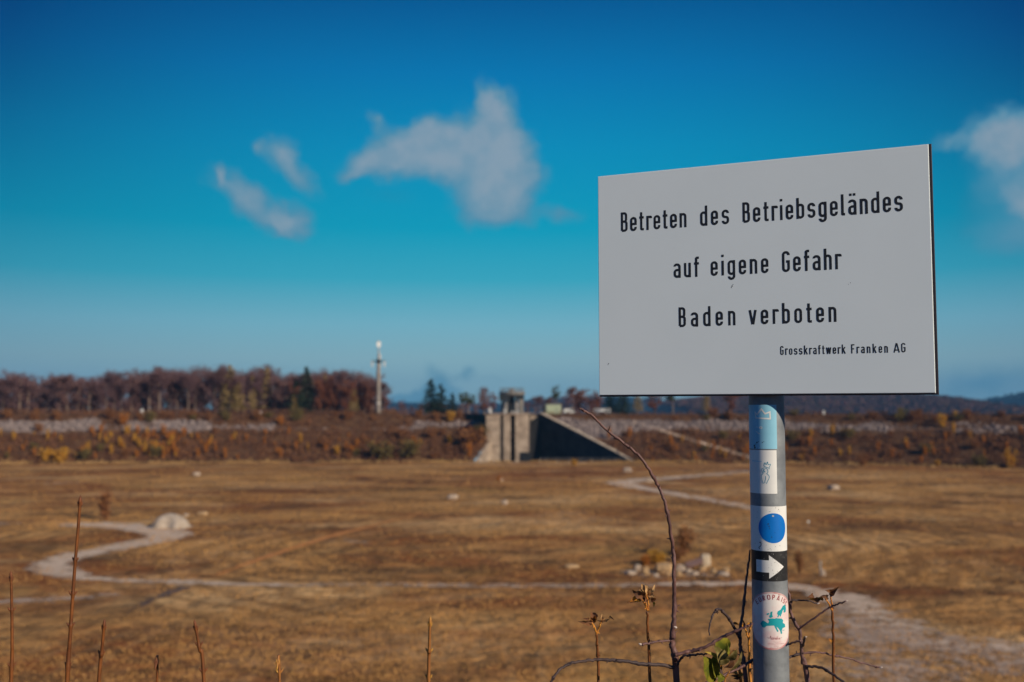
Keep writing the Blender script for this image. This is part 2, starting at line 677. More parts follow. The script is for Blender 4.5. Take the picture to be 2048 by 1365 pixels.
# mowing swaths: arcs round a point beyond the middle of the basin, wavering
sp = N(t, 'ShaderNodeVectorMath', operation='DISTANCE')
t.links.new(geo.outputs['Position'], sp.inputs[0]); sp.inputs[1].default_value = (5, 165, 0)
wob = math_n(t, 'MULTIPLY', math_n(t, 'SUBTRACT', tnoise(t, 0.03, 3), 0.5), 22.0)
ph = math_n(t, 'MULTIPLY', math_n(t, 'ADD', sp.outputs['Value'], wob), 2 * math.pi / 5.2)
sw = math_n(t, 'MULTIPLY', math_n(t, 'ADD', math_n(t, 'SINE', ph), 1.0), 0.5)
swm = math_n(t, 'MULTIPLY', sm(t, sw, 0.35, 0.95), math_n(t, 'MULTIPLY', sm(t, tnoise(t, 0.018, 3, rot=40), 0.40, 0.55), 0.62))
c = mixc(t, swm, c, (0.20, 0.10, 0.042, 1))
ph3 = math_n(t, 'MULTIPLY', math_n(t, 'ADD', sx0, math_n(t, 'MULTIPLY', tnoise(t, 0.02, 4), 60.0)), 2 * math.pi / 3.4)
fine = math_n(t, 'MULTIPLY', sm(t, math_n(t, 'SINE', ph3), 0.1, 1.0), math_n(t, 'MULTIPLY', sm(t, tnoise(t, 0.025, 4, rot=15), 0.45, 0.6), 0.38))
c = mixc(t, fine, c, (0.15, 0.075, 0.032, 1))
# wheel tracks running away from the dam
sx_ = N(t, 'ShaderNodeSeparateXYZ'); t.links.new(geo.outputs['Position'], sx_.inputs[0])
ph2 = math_n(t, 'MULTIPLY', math_n(t, 'ADD', sx_.outputs[0], math_n(t, 'MULTIPLY', tnoise(t, 0.04, 3), 7.0)), 2 * math.pi / 2.7)
tr = sm(t, math_n(t, 'SINE', ph2), 0.2, 1.0)
trm = math_n(t, 'MULTIPLY', tr, math_n(t, 'MULTIPLY', sm(t, sx_.outputs[1], 112.0, 92.0), sm(t, tnoise(t, 0.06, 3, rot=10), 0.42, 0.6)))
c = mixc(t, math_n(t, 'MULTIPLY', trm, 0.4), c, (0.52, 0.31, 0.14, 1))
# tussock speckle
c = mixc(t, math_n(t, 'MULTIPLY', sm(t, tnoise(t, 0.62, 6, 0.75), 0.48, 0.66), 0.8), c, (0.10, 0.052, 0.022, 1))
c = mixc(t, math_n(t, 'MULTIPLY', sm(t, tnoise(t, 0.32, 6, 0.75, rot=30), 0.50, 0.74), 0.45), c, (0.60, 0.335, 0.13, 1))
t.links.new(c, b.inputs['Base Color'])
b.inputs['Roughness'].default_value = 1.0
b.inputs['Specular IOR Level'].default_value = 0.05
bp = N(t, 'ShaderNodeBump'); bp.inputs['Distance'].default_value = 0.55; bp.inputs['Strength'].default_value = 1.0
hh = math_n(t, 'ADD', tnoise(t, 0.6, 6, 0.7), math_n(t, 'MULTIPLY', tnoise(t, 0.09, 4), 5.0))
t.links.new(hh, bp.inputs['Height']); t.links.new(bp.outputs[0], b.inputs['Normal'])

mb = MB()
tri = tessellate_polygon([[Vector((p.x, p.y, 0)) for p in TOE]])
mb.add([(p.x, p.y, 0.0) for p in TOE], [tuple(f) for f in tri])
fl = mb.build('basin_floor', fm)
_b = bmesh.new(); _b.from_mesh(fl.data); bmesh.ops.recalc_face_normals(_b, faces=_b.faces)
if sum(f.normal.z for f in _b.faces) < 0: bmesh.ops.reverse_faces(_b, faces=_b.faces)
_b.to_mesh(fl.data); _b.free()
tag(fl, kind='structure')

# ------------------------------------------------------------------ paths on the floor
def path_mat(name, c1, c2, lo, hi, scale=0.5):
    m = bpy.data.materials.new(name); m.use_nodes = True
    t = m.node_tree; b = t.nodes['Principled BSDF']
    geo = N(t, 'ShaderNodeNewGeometry')
    n = N(t, 'ShaderNodeTexNoise'); n.inputs['Scale'].default_value = scale; n.inputs['Detail'].default_value = 6; n.inputs['Roughness'].default_value = 0.68
    t.links.new(geo.outputs['Position'], n.inputs['Vector'])
    n2 = N(t, 'ShaderNodeTexNoise'); n2.inputs['Scale'].default_value = scale * 0.25; n2.inputs['Detail'].default_value = 4
    t.links.new(geo.outputs['Position'], n2.inputs['Vector'])
    t.links.new(mixc(t, n2.outputs['Fac'], c1, c2), b.inputs['Base Color'])
    b.inputs['Roughness'].default_value = 1.0; b.inputs['Specular IOR Level'].default_value = 0.05
    a = N(t, 'ShaderNodeAttribute', attribute_name='cover')
    x = math_n(t, 'ADD', a.outputs['Fac'], math_n(t, 'MULTIPLY', math_n(t, 'SUBTRACT', n.outputs['Fac'], 0.5), 3.4))
    x = math_n(t, 'ADD', x, math_n(t, 'MULTIPLY', math_n(t, 'SUBTRACT', n2.outputs['Fac'], 0.5), 1.4))
    al = sm(t, x, lo, hi)
    t.links.new(al, b.inputs['Alpha'])
    return m


def path(name, pts, mat_, z=0.05, step=2.0, ring=5, drape=False):
    """pts: (px, py, width in m, cover); a strip lying on the ground with cover fading to its edges"""
    C = []
    for (px, py, w, cv) in pts:
        g = ground_hit(px, py)
        C.append((g.x, g.y, g.z, w, cv))
    P = catmull([c_[:3] for c_ in C], False, 10)
    n = len(P)
    W = np.interp(np.linspace(0, len(C) - 1, n), range(len(C)), [c_[3] for c_ in C])
    K = np.interp(np.linspace(0, len(C) - 1, n), range(len(C)), [c_[4] for c_ in C])
    V = []; A = []; F = []
    m = 2 * ring + 1
    for i in range(n):
        tt = P[min(i + 1, n - 1)] - P[max(i - 1, 0)]
        tt.z = 0; tt.normalize()
        s = Vector((-tt.y, tt.x, 0))
        for k in range(m):
            u = (k - ring) / ring
            q = P[i] + s * (u * W[i] * 0.5)
            zz = (slope_z(toe_offset(q.x, q.y)) + 0.25) if drape else 0.0
            V.append((q.x, q.y, zz + z))
            A.append(K[i] * (1 - abs(u) ** 1.6))
    for i in range(n - 1):
        for k in range(m - 1):
            F.append((i * m + k, i * m + k + 1, (i + 1) * m + k + 1, (i + 1) * m + k))
    o = np_mesh(name, V, F, mat_)
    at2 = o.data.attributes.new('cover', 'FLOAT', 'POINT')
    at2.data.foreach_set('value', np.array(A, np.float32))
    tag(o, kind='structure')
    return o


pm = path_mat('pale_gravel', (0.74, 0.57, 0.43, 1), (0.50, 0.36, 0.26, 1), 0.15, 1.0, 0.42)
pm2 = path_mat('worn_gravel', (0.60, 0.45, 0.35, 1), (0.42, 0.30, 0.22, 1), 0.2, 1.15, 0.5)
pm3 = path_mat('orange_clay', (0.62, 0.26, 0.085, 1), (0.50, 0.21, 0.075, 1), 0.2, 0.6)
pm4 = path_mat('dark_mud', (0.10, 0.075, 0.075, 1), (0.16, 0.11, 0.09, 1), 0.25, 0.7)
path('gravel_path', [(120, 1050, 6, 0.5), (170, 1050, 9, 1.35), (230, 1052, 10, 1.4), (290, 1058, 10, 1.4), (335, 1068, 10, 1.4), (325, 1078, 9, 1.35), (270, 1089, 8, 1.3), (210, 1100, 8, 1.25),
                     (150, 1112, 8, 1.25), (108, 1126, 8, 1.2), (110, 1140, 7, 1.15), (150, 1152, 5, 1.05), (215, 1160, 3.4, 0.95), (300, 1164, 3.0, 0.9), (370, 1165, 5, 1.05),
                     (450, 1169, 2.6, 0.85), (560, 1170, 1.6, 0.75)], pm)
for dy_, w_ in ((-2.0, 0.9), (2.4, 1.1)):
    path('wheel_track', [(540, 1170 + dy_, w_, 0.7), (700, 1170 + dy_, w_, 0.75), (850, 1171 + dy_, w_ * 1.1, 0.8), (1000, 1172 + dy_, w_ * 1.2, 0.9), (1150, 1172 + dy_, w_ * 1.2, 0.85), (1310, 1170 + dy_, w_ * 1.5, 0.9)], pm, z=0.06, ring=3)
path('gravel_path', [(1270, 1170, 2.4, 0.5), (1340, 1169, 3.6, 0.9), (1420, 1168, 4.6, 1.05), (1540, 1171, 5.4, 1.05), (1620, 1180, 6.5, 1.1), (1680, 1195, 9, 1.05), (1720, 1215, 11, 0.9), (1760, 1245, 12, 0.85), (1810, 1275, 11, 0.8), (1900, 1290, 9, 0.85), (2060, 1300, 9, 0.9), (2200, 1312, 9, 0.9)], pm, z=0.06)
path('gravel_patch', [(1680, 1205, 5, 0.4), (1720, 1262, 9, 0.85), (1765, 1310, 12, 0.85), (1800, 1350, 13, 0.75), (1840, 1400, 13, 0.7)], pm2, z=0.075)
path('gravel_patch', [(1750, 1250, 7, 0.5), (1850, 1290, 13, 0.85), (1950, 1318, 14, 0.8), (2090, 1340, 14, 0.75)], pm2, z=0.085)
path('gravel_path', [(1520, 1020, 7, 0.9), (1440, 1004, 8, 0.95), (1360, 990, 8, 1.05), (1290, 978, 9, 1.15), (1245, 968, 12, 1.25), (1262, 962, 14, 1.2), (1330, 957, 14, 0.95), (1420, 950, 14, 0.75), (1520, 941, 16, 0.55)], pm)
path('clay_track', [(420, 1157, 1.6, 0.5), (470, 1137, 1.6, 0.7), (540, 1112, 1.9, 1.0), (620, 1086, 2.2, 1.3), (690, 1066, 2.0, 1.2), (760, 1048, 1.6, 0.95), (845, 1026, 1.4, 0.5)], pm3, z=0.055)
path('mud_ditch', [(250, 1225, 1.8, 0.4), (310, 1198, 2.0, 0.6), (370, 1175, 2.2, 0.5)], pm4, z=0.065)
path('gravel_patch', [(-20, 1205, 4, 0.5), (60, 1201, 5, 0.75), (150, 1196, 5, 0.65), (240, 1187, 3, 0.4)], pm2, z=0.055)
path('gravel_patch', [(60, 969, 6, 0.3), (110, 967, 8, 0.75), (175, 966, 6, 0.6)], pm2, z=0.055)
path('gravel_patch', [(-20, 1050, 9, 0.7), (20, 1048, 8, 0.6), (40, 1048, 4, 0.3)], pm2, z=0.055)
path('gravel_patch', [(640, 1083, 3, 0.3), (680, 1082, 6, 0.6), (740, 1088, 4, 0.4)], pm2, z=0.05)
path('gravel_patch', [(860, 923, 6, 0.5), (905, 922, 9, 1.0), (950, 921, 9, 0.9)], pm, z=0.05)
path('gravel_patch', [(1240, 1148, 5, 0.3), (1300, 1149, 9, 0.7), (1380, 1149, 9, 0.7), (1460, 1150, 5, 0.4)], pm2, z=0.045)
path('access_track', [(1268, 846, 3, 0.8), (1310, 858, 3, 0.9), (1360, 874, 3, 0.95), (1420, 892, 3, 0.9), (1470, 907, 3, 0.8), (1510, 919, 3, 0.7)], pm, drape=True)

# ------------------------------------------------------------------ concrete intake in the far slope
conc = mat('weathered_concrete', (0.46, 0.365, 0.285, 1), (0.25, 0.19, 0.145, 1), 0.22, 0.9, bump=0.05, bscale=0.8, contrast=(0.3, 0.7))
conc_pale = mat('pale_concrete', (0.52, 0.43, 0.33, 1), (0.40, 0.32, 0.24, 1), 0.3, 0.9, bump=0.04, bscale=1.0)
conc_dark = mat('shaded_dark_concrete', (0.060, 0.050, 0.048, 1), (0.03, 0.026, 0.027, 1), 0.18, 0.9)  # colour darkened for the wing wall's shade; joints, pilaster and floor share it
steel_dark = mat('dark_steel', (0.03, 0.035, 0.04, 1), None, rough=0.6, metal=0.4)
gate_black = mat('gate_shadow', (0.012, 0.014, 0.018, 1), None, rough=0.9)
head_grey = mat('head_cladding', (0.21, 0.195, 0.18, 1), (0.14, 0.13, 0.125, 1), 0.8, 0.8)
YF = 445.0


def fx(px, Y=YF):
    return (px - CX) / FPX * Y * 1.0


top_z = 20.35
intake = empty('intake_tower', (fx(1016), YF, 0), 'weathered concrete intake tower with gate slots and a columned head in the far embankment', 'intake tower')
io = Vector(intake.location)


def part(mb, name, m, parent, smooth=False):
    """mesh written in world coordinates, hung under an Empty that sits at a known place"""
    o = mb.build(name, m, parent, smooth)
    root = parent
    while root.parent is not None: root = root.parent
    if parent is root:
        o.location = -root.location
    return o


mb = MB()
for a_, b_, y0 in ((972, 1000, YF), (1007, 1021, YF), (1030, 1057.5, YF)):
    mb.cbox((fx(a_), y0, -3.5), (fx(b_), YF + 20, top_z), 0.12)
front = part(mb, 'pier', conc, intake)
for z, h_, d_ in ((6.2, 0.16, 0.05), (13.1, 0.16, 0.05), (17.8, 0.25, 0.12)):
    mb = MB()
    mb.box((fx(972.5), YF - d_, z), (fx(999.5), YF + 0.3, z + h_))
    part(mb, 'joint', conc_dark, intake)
mb = MB()
mb.box((fx(999.8), YF + 1.3, -3.4), (fx(1007.2), YF + 6, top_z - 0.5))
part(mb, 'gate_slot', mat('slot_concrete', (0.16, 0.15, 0.125, 1), (0.11, 0.10, 0.09, 1), 0.3, 0.9), intake)
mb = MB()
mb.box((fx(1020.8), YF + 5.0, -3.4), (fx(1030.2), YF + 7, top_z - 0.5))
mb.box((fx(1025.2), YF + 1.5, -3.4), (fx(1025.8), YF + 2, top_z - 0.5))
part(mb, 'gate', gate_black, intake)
mb = MB()
mb.box((fx(1057.3), YF + 1.6, -3.4), (fx(1060.2), YF + 20, top_z - 0.2))
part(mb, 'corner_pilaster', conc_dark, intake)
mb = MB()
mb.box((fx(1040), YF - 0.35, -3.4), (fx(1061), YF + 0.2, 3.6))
part(mb, 'outlet_opening_shade', gate_black, intake)  # solid black box on the pier; the opening's shade is its colour
mb = MB()
mb.box((fx(968), YF - 0.5, top_z + 0.003), (fx(1066), YF + 20, top_z + 0.55))
deck = part(mb, 'deck', conc, intake)
mb = MB()
xs = np.linspace(fx(969), fx(1064), 13)
for x in xs:
    mb.tube([(x, YF - 0.3, top_z + 0.55), (x, YF - 0.3, top_z + 1.65)], 0.05, 6)
for z in (1.1, 1.65):
    mb.tube([(xs[0], YF - 0.3, top_z + z), (xs[-1], YF - 0.3, top_z + z)], 0.045, 6)
part(mb, 'deck_railing', steel_dark, intake)

# wing walls of the forecourt
def wing(name, pts, th, m, label, base):
    """pts: plan points with top heights; wall of thickness th to the outside (dx, dy)"""
    mb = MB()
    dx, dy = th
    V = []
    for (x, y, z) in pts:
        V += [(x, y, -3.5), (x, y, z), (x + dx, y + dy, z), (x + dx, y + dy, -3.5)]
    F = []
    for i in range(len(pts) - 1):
        for k in range(4):
            F.append((i * 4 + k, i * 4 + (k + 1) % 4, i * 4 + 4 + (k + 1) % 4, i * 4 + 4 + k))
    F.append((0, 3, 2, 1)); e = (len(pts) - 1) * 4
    F.append((e, e + 1, e + 2, e + 3))
    mb.add(V, F)
    return part(mb, name, m, intake)


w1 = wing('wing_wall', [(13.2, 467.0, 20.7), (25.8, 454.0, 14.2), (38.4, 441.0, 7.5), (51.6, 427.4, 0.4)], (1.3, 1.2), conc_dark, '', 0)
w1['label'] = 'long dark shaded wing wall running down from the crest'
mb = MB()
PW = [(13.1, 466.6, 20.7), (25.7, 453.7, 14.2), (38.3, 440.7, 7.5), (51.4, 427.2, 0.4)]
for (a_, b_) in zip(PW, PW[1:]):
    V = []
    for (x, y, z) in (a_, b_):
        V += [(x - 0.15, y - 0.1, z + 0.003), (x - 0.15, y - 0.1, z + 0.35), (x + 1.7, y + 1.7, z + 0.35), (x + 1.7, y + 1.7, z + 0.003)]
    mb.add(V, [(0, 1, 5, 4), (1, 2, 6, 5), (2, 3, 7, 6), (3, 0, 4, 7), (0, 3, 2, 1), (4, 5, 6, 7)])
part(mb, 'coping', conc_pale, w1).location = (0, 0, 0)
w2 = wing('wing_wall', [(-8.8, 446.5, 9.8), (-11.6, 436.5, 5.0), (-14.2, 426.6, 0.5)], (-1.4, 0.5), conc, '', 0)
w2['label'] = 'short pale sunlit wing wall'
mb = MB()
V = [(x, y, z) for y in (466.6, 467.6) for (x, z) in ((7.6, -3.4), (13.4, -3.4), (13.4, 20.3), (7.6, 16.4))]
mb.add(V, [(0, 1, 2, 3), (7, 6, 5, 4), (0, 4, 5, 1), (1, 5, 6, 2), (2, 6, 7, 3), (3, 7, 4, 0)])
part(mb, 'back_wall', mat('shadowed_concrete', (0.022, 0.02, 0.022, 1), (0.013, 0.013, 0.015, 1), 0.2, 0.9), intake)  # wing wall's cast shadow put into the near-black colour and slanted top
mb = MB()
mb.box((7.6, 467.8, 10), (13.4, 468.6, 20.4))
part(mb, 'sunlit_back_panel', conc, intake)  # paler panel added behind, standing for the sunlit top of the back wall
mb = MB()
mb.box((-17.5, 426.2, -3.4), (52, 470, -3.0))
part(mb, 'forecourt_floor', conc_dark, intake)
mb = MB()
mb.box((-17.0, 426.6, -3.4), (51.6, 427.3, 0.25))
part(mb, 'sill', conc, intake)
# low rail along the edge of the forecourt
mb = MB()
for px in (1079, 1092, 1114, 1138, 1161, 1184, 1206, 1230, 1252):
    x = fx(px, 426.3)
    mb.tube([(x, 426.3, 0), (x, 426.3, 1.75)], 0.09, 6)
mb.tube([(fx(1079, 426.3), 426.3, 1.7), (fx(1252, 426.3), 426.3, 1.7)], 0.05, 6)
part(mb, 'edge_rail', mat('galvanised_rail', (0.35, 0.36, 0.37, 1), None, rough=0.5, metal=0.3), intake)

# columned head above the deck
HY = YF + 6.0
hz = top_z + 0.55
hx = fx(1024, HY)
head = MB()
for px, w in ((1004, 1.0), (1012, 1.3), (1033.5, 1.6), (1044.5, 1.0)):
    x = fx(px, HY)
    dy = 0.0 if px in (1012, 1033.5) else 2.2
    head.cbox((x - w / 2, HY + dy - w / 2, hz), (x + w / 2, HY + dy + w / 2, hz + 7.4), 0.12)
for px in (1005, 1042):
    x = fx(px, HY + 7)
    head.cbox((x - 0.7, HY + 6.3, hz), (x + 0.7, HY + 7.7, hz + 7.4), 0.1)
part(head, 'column', mat('column_concrete', (0.30, 0.275, 0.25, 1), (0.22, 0.20, 0.18, 1), 0.5, 0.85), intake)
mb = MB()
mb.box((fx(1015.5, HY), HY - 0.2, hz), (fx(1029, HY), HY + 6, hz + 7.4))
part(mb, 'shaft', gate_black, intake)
mb = MB()
mb.lathe([(4.6, 7.38), (5.6, 8.1), (5.9, 8.5), (5.9, 9.7), (5.6, 9.75)], (hx, HY + 3.4, hz), 16)
part(mb, 'machine_floor', head_grey, intake)
mb = MB()
mb.box((hx - 5.75, HY - 2.6, hz + 5.6), (hx - 0.9, HY - 0.9, hz + 8.35))
part(mb, 'crane_beam', steel_dark, intake)
mb = MB()
mb.box((hx + 1.5, HY - 2.5, hz + 6.1), (hx + 5.5, HY - 0.9, hz + 8.2))
part(mb, 'crane_beam', steel_dark, intake)
mb = MB()
for k in range(16):
    a = 2 * math.pi * k / 16
    x, y = hx + 5.3 * math.cos(a), HY + 3.4 + 5.3 * math.sin(a)
    mb.tube([(x, y, hz + 9.7), (x, y, hz + 11.4)], 0.09, 5)
for z in (10.3, 10.85, 11.4):
    mb.tube([(hx + 5.3 * math.cos(2 * math.pi * k / 16), HY + 3.4 + 5.3 * math.sin(2 * math.pi * k / 16), hz + z) for k in range(17)], 0.06, 5)
part(mb, 'head_railing', head_grey, intake)
mb = MB()
mb.cbox((hx - 1.2, HY + 2, hz + 9.76), (hx + 1.0, HY + 5, hz + 11.3), 0.2)
part(mb, 'stair_hood', head_grey, intake)

# ------------------------------------------------------------------ things along the crest
white = mat('white_paint', (0.66, 0.66, 0.65, 1), (0.56, 0.56, 0.55, 1), 3.0, 0.5)
green_metal = mat('pale_green_metal', (0.42, 0.47, 0.33, 1), (0.36, 0.42, 0.29, 1), 0.6, 0.6)
glass_dark = mat('dark_glass', (0.02, 0.025, 0.03, 1), None, rough=0.08, spec=0.6)
rubber = mat('rubber', (0.015, 0.015, 0.016, 1), None, rough=0.8)
galv = mat('galvanised_steel', (0.42, 0.43, 0.44, 1), (0.33, 0.34, 0.35, 1), 8.0, 0.5, metal=0.4)


def crest_point(px, Y, z=CREST):
    return Vector(((px - CX) / FPX * Y, Y, z))


p = crest_point(1107, 472)
shed = empty('shed', p, 'pale green metal shed on the crest behind the top of the dark wing wall', 'shed')
mb = MB(); mb.cbox((-3.5, 0, 0), (3.5, 5, 4.3), 0.08); mb.build('wall', green_metal, shed)
mb = MB(); mb.box((-3.75, -0.25, 4.303), (3.75, 5.25, 4.55)); mb.build('roof', mat('shed_roof', (0.48, 0.50, 0.42, 1), None, rough=0.6), shed)
mb = MB(); mb.box((0.6, -0.06, 0.05), (2.6, 0.02, 2.6)); mb.build('door', mat('shed_door', (0.30, 0.34, 0.25, 1), None, rough=0.6), shed)

p = crest_point(1087.5, 472)
cab = empty('switch_cabinet', p, 'tall dark switch cabinet standing against the end of the pale green shed', 'cabinet')
mb = MB(); mb.cbox((-0.6, 0, 0.2), (0.6, 1.0, 4.0), 0.06); mb.build('case', steel_dark, cab)
mb = MB(); mb.box((-0.7, -0.1, 0), (0.7, 1.1, 0.2)); mb.build('plinth', conc, cab)

p = crest_point(1139, 474)
van = empty('van', p, 'white delivery van parked on the crest beside the pale green shed', 'van')
mb = MB()
prof = [(-2.7, 0.45), (2.55, 0.45), (2.72, 0.7), (2.7, 1.15), (1.95, 1.3), (1.35, 2.25), (1.1, 2.4), (-2.6, 2.45), (-2.75, 2.2)]
V = [(x, 0.08 if z > 1.3 else 0.0, z) for x, z in prof] + [(x, 1.82 if z > 1.3 else 1.9, z) for x, z in prof]
k = len(prof)
mb.add(V, [tuple(range(k)), tuple(range(2 * k - 1, k - 1, -1))] + [(i + k, (i + 1) % k + k, (i + 1) % k, i) for i in range(k)])
mb.build('body', white, van)
mb = MB(); mb.add([(0.45, 0.0, 1.4), (1.75, 0.0, 1.4), (1.3, 0.05, 2.15), (0.45, 0.05, 2.15)], [(0, 1, 2, 3)])
mb.add([(1.42, 0.2, 2.2), (1.42, 1.7, 2.2), (1.99, 1.75, 1.38), (1.99, 0.15, 1.38)], [(3, 2, 1, 0)]); mb.build('window', glass_dark, van)
for wx in (-1.7, 1.75):
    for wy in (-0.03, 1.71):
        mb = MB()
        V = []
        for y in (0, 0.22):
            V += [(wx + 0.38 * math.cos(2 * math.pi * q / 14), wy + y, 0.38 + 0.38 * math.sin(2 * math.pi * q / 14)) for q in range(14)]
        mb.add(V, [tuple(range(14)), tuple(range(27, 13, -1))] + [(q + 14, (q + 1) % 14 + 14, (q + 1) % 14, q) for q in range(14)])
        mb.build('wheel', rubber, van)

p = crest_point(1204, 468)
bar = empty('barrier', p, 'white post and rail barrier on the crest past the parked white van', 'barrier')
for x in (-3.6, -1.9, 1.9, 3.7):
    mb = MB(); mb.cbox((x - 0.14, 0, 0), (x + 0.14, 0.28, 2.6), 0.03); mb.build('post', white, bar)
mb = MB()
for z in (1.25, 2.2):
    mb.box((-3.7, -0.06, z), (3.8, -0.004, z + 0.2))
mb.build('rail', white, bar)
mb = MB(); mb.box((-1.0, -0.13, 1.2), (1.0, -0.063, 2.3)); mb.build('panel', white, bar)


def marker(px, py, Y, h, w, label, z=CREST, cap=None, name='marker_post'):
    p = crest_point(px, Y, z)
    m = empty(name, p, label, 'marker post')
    mb = MB(); mb.cbox((-w / 2, -w / 2, 0), (w / 2, w / 2, h), w * 0.15); mb.build('post', white, m)
    mb = MB(); mb.lathe([(w * 0.42, h - 0.003), (w * 0.5, h + 0.08), (w * 0.3, h + 0.2), (0.02, h + 0.24)], n=10); mb.build('cap', cap or white, m)
    return m


red = mat('red_paint', (0.45, 0.10, 0.06, 1), None, rough=0.5)
marker(285.5, 826, 456, 2.1, 1.15, 'thick white marker post on the crest under the bare wood, above the large orange bush')
marker(522, 827, 458, 1.3, 1.0, 'short white marker post on the crest between the larch and the tall spruce', cap=red)
marker(980, 823, 444.2, 2.2, 1.3, 'white marker post at the corner of the intake deck', z=top_z + 0.55)
marker(1009.5, 820, 445.6, 1.6, 1.15, 'white bollard on the intake deck under the dark shaded column', z=top_z + 0.55, name='bollard')
marker(1025, 822, 445.6, 0.9, 0.95, 'low white bollard on the intake deck before the black shaft', z=top_z + 0.55, name='bollard')
marker(1033.5, 820, 445.6, 1.2, 1.0, 'white bollard on the intake deck before the widest pale column', z=top_z + 0.55, name='bollard')
marker(1645.5, 823, 440, 1.5, 0.8, 'small white marker post on the crest just past the sign pole')

# mast
p = crest_point(757, 474)
mast = empty('radio_mast', p, 'slender tapered concrete radio mast at the end of the bare wood', 'radio mast')
mastc = mat('mast_concrete', (0.29, 0.25, 0.22, 1), (0.22, 0.19, 0.17, 1), 0.5, 0.85)
H = 26.5
mb = MB(); mb.lathe([(1.15, 0), (1.12, 2.0), (0.98, H * 0.5), (0.78, H), (0.7, H + 0.1)], n=18); mb.build('pole', mastc, mast, True)
mb = MB(); mb.lathe([(1.2, 4.8), (1.2, 5.2)], n=16); mb.build('band', white, mast)
mb = MB(); mb.lathe([(1.17, 7.9), (1.17, 8.1)], n=16); mb.build('band', white, mast)
mb = MB(); mb.lathe([(0.5, H), (0.45, H + 2.6), (0.28, H + 4.5), (0.2, H + 6.4)], n=12); mb.build('upper_pole', galv, mast, True)
mb = MB(); mb.lathe([(0.9, H - 2.2), (1.5, H - 1.4), (1.5, H - 1.2)], n=14)
for a in range(3):
    an = a * 2 * math.pi / 3 + math.pi
    c_, s_ = math.cos(an), math.sin(an)
    mb.tube([(0.5 * c_, 0.5 * s_, H - 1.3), (3.5 * c_, 3.5 * s_, H - 1.3)], 0.14, 6)
mb.tube([(3.5 * math.cos(2 * math.pi * k / 18), 3.5 * math.sin(2 * math.pi * k / 18), H - 1.3) for k in range(19)], 0.10, 5)
mb.build('platform', steel_dark, mast)
for sx, sy in ((-2.9, -1.2), (3.0, -1.4), (0.2, 3.3)):
    mb = MB(); mb.cbox((sx - 0.36, sy - 0.25, H - 4.1), (sx + 0.36, sy + 0.25, H - 1.5), 0.08); mb.build('antenna_panel', white, mast)
mb = MB(); mb.cbox((0.15, -1.5, H - 0.6), (1.15, -0.6, H + 1.9), 0.1); mb.build('equipment_box', white, mast)
mb = MB()
V = []
for (r_, d_) in ((0.02, -0.9), (0.7, -1.0), (1.15, -1.3), (1.2, -0.5), (0.5, -0.2)):
    V += [(0.1 + r_ * 0.8 * math.cos(2 * math.pi * q / 16), d_, H + 6.6 + r_ * 1.35 * math.sin(2 * math.pi * q / 16)) for q in range(16)]
F = [(i * 16 + q, i * 16 + (q + 1) % 16, (i + 1) * 16 + (q + 1) % 16, (i + 1) * 16 + q) for i in range(4) for q in range(16)]
F += [tuple(range(15, -1, -1)), tuple(range(64, 80))]
mb.add(V, F); mb.build('dish', mat('dish_white', (0.85, 0.85, 0.84, 1), None, rough=0.4), mast, True)
mb = MB()
for sx in (-1.0, -0.4, 0.5): mb.tube([(sx * 0.8, 0, H + 6.3), (sx, 0, H + 9.2 - abs(sx))], 0.07, 5)
mb.tube([(-1.1, 0, H + 7.9), (0.8, 0, H + 7.9)], 0.06, 5)
mb.build('rod_antenna', steel_dark, mast)

# ------------------------------------------------------------------ trees and shrubs
bark_grey = mat('bark_grey', (0.21, 0.15, 0.125, 1), (0.12, 0.085, 0.07, 1), 0.8, 0.95, rnd=(0.30, 0.215, 0.16, 1))
bark_dark = mat('bark_dark', (0.065, 0.045, 0.04, 1), (0.04, 0.028, 0.025, 1), 0.8, 0.95)
twig_red = mat('twig_red_brown', (0.175, 0.098, 0.103, 1), None, rough=0.9, rnd=(0.20, 0.105, 0.085, 1), island=(0.095, 0.055, 0.066, 1), spec=0.1)
twig_rust = mat('twig_rust', (0.25, 0.085, 0.035, 1), None, rough=0.9, rnd=(0.20, 0.08, 0.05, 1), island=(0.12, 0.05, 0.04, 1), spec=0.1)
larch_m = mat('larch_needles', (0.40, 0.27, 0.09, 1), None, rough=0.9, rnd=(0.32, 0.22, 0.085, 1), island=(0.24, 0.18, 0.07, 1), spec=0.1)
spruce_m = mat('spruce_needles', (0.035, 0.055, 0.035, 1), None, rough=0.9, rnd=(0.045, 0.055, 0.03, 1), island=(0.018, 0.035, 0.028, 1), spec=0.1)
pine_m = mat('pine_needles', (0.10, 0.10, 0.045, 1), None, rough=0.9, rnd=(0.08, 0.09, 0.04, 1), island=(0.05, 0.055, 0.03, 1), spec=0.1)
orange_m = mat('orange_leaves', (0.55, 0.22, 0.035, 1), None, rough=0.8, island=(0.36, 0.13, 0.03, 1), trans=0.3, spec=0.1)
yellow_m = mat('yellow_leaves', (0.66, 0.36, 0.045, 1), None, rough=0.8, island=(0.46, 0.24, 0.04, 1), trans=0.3, spec=0.1)
brown_m = mat('brown_leaves', (0.26, 0.11, 0.045, 1), None, rough=0.9, rnd=(0.34, 0.15, 0.05, 1), island=(0.15, 0.065, 0.035, 1), trans=0.15, spec=0.1)
olive_m = mat('olive_leaves', (0.20, 0.15, 0.05, 1), None, rough=0.9, island=(0.12, 0.09, 0.035, 1), trans=0.2, spec=0.1)


def rv(r):
    return Vector((r.gauss(0, 1), r.gauss(0, 1), r.gauss(0, 1)))


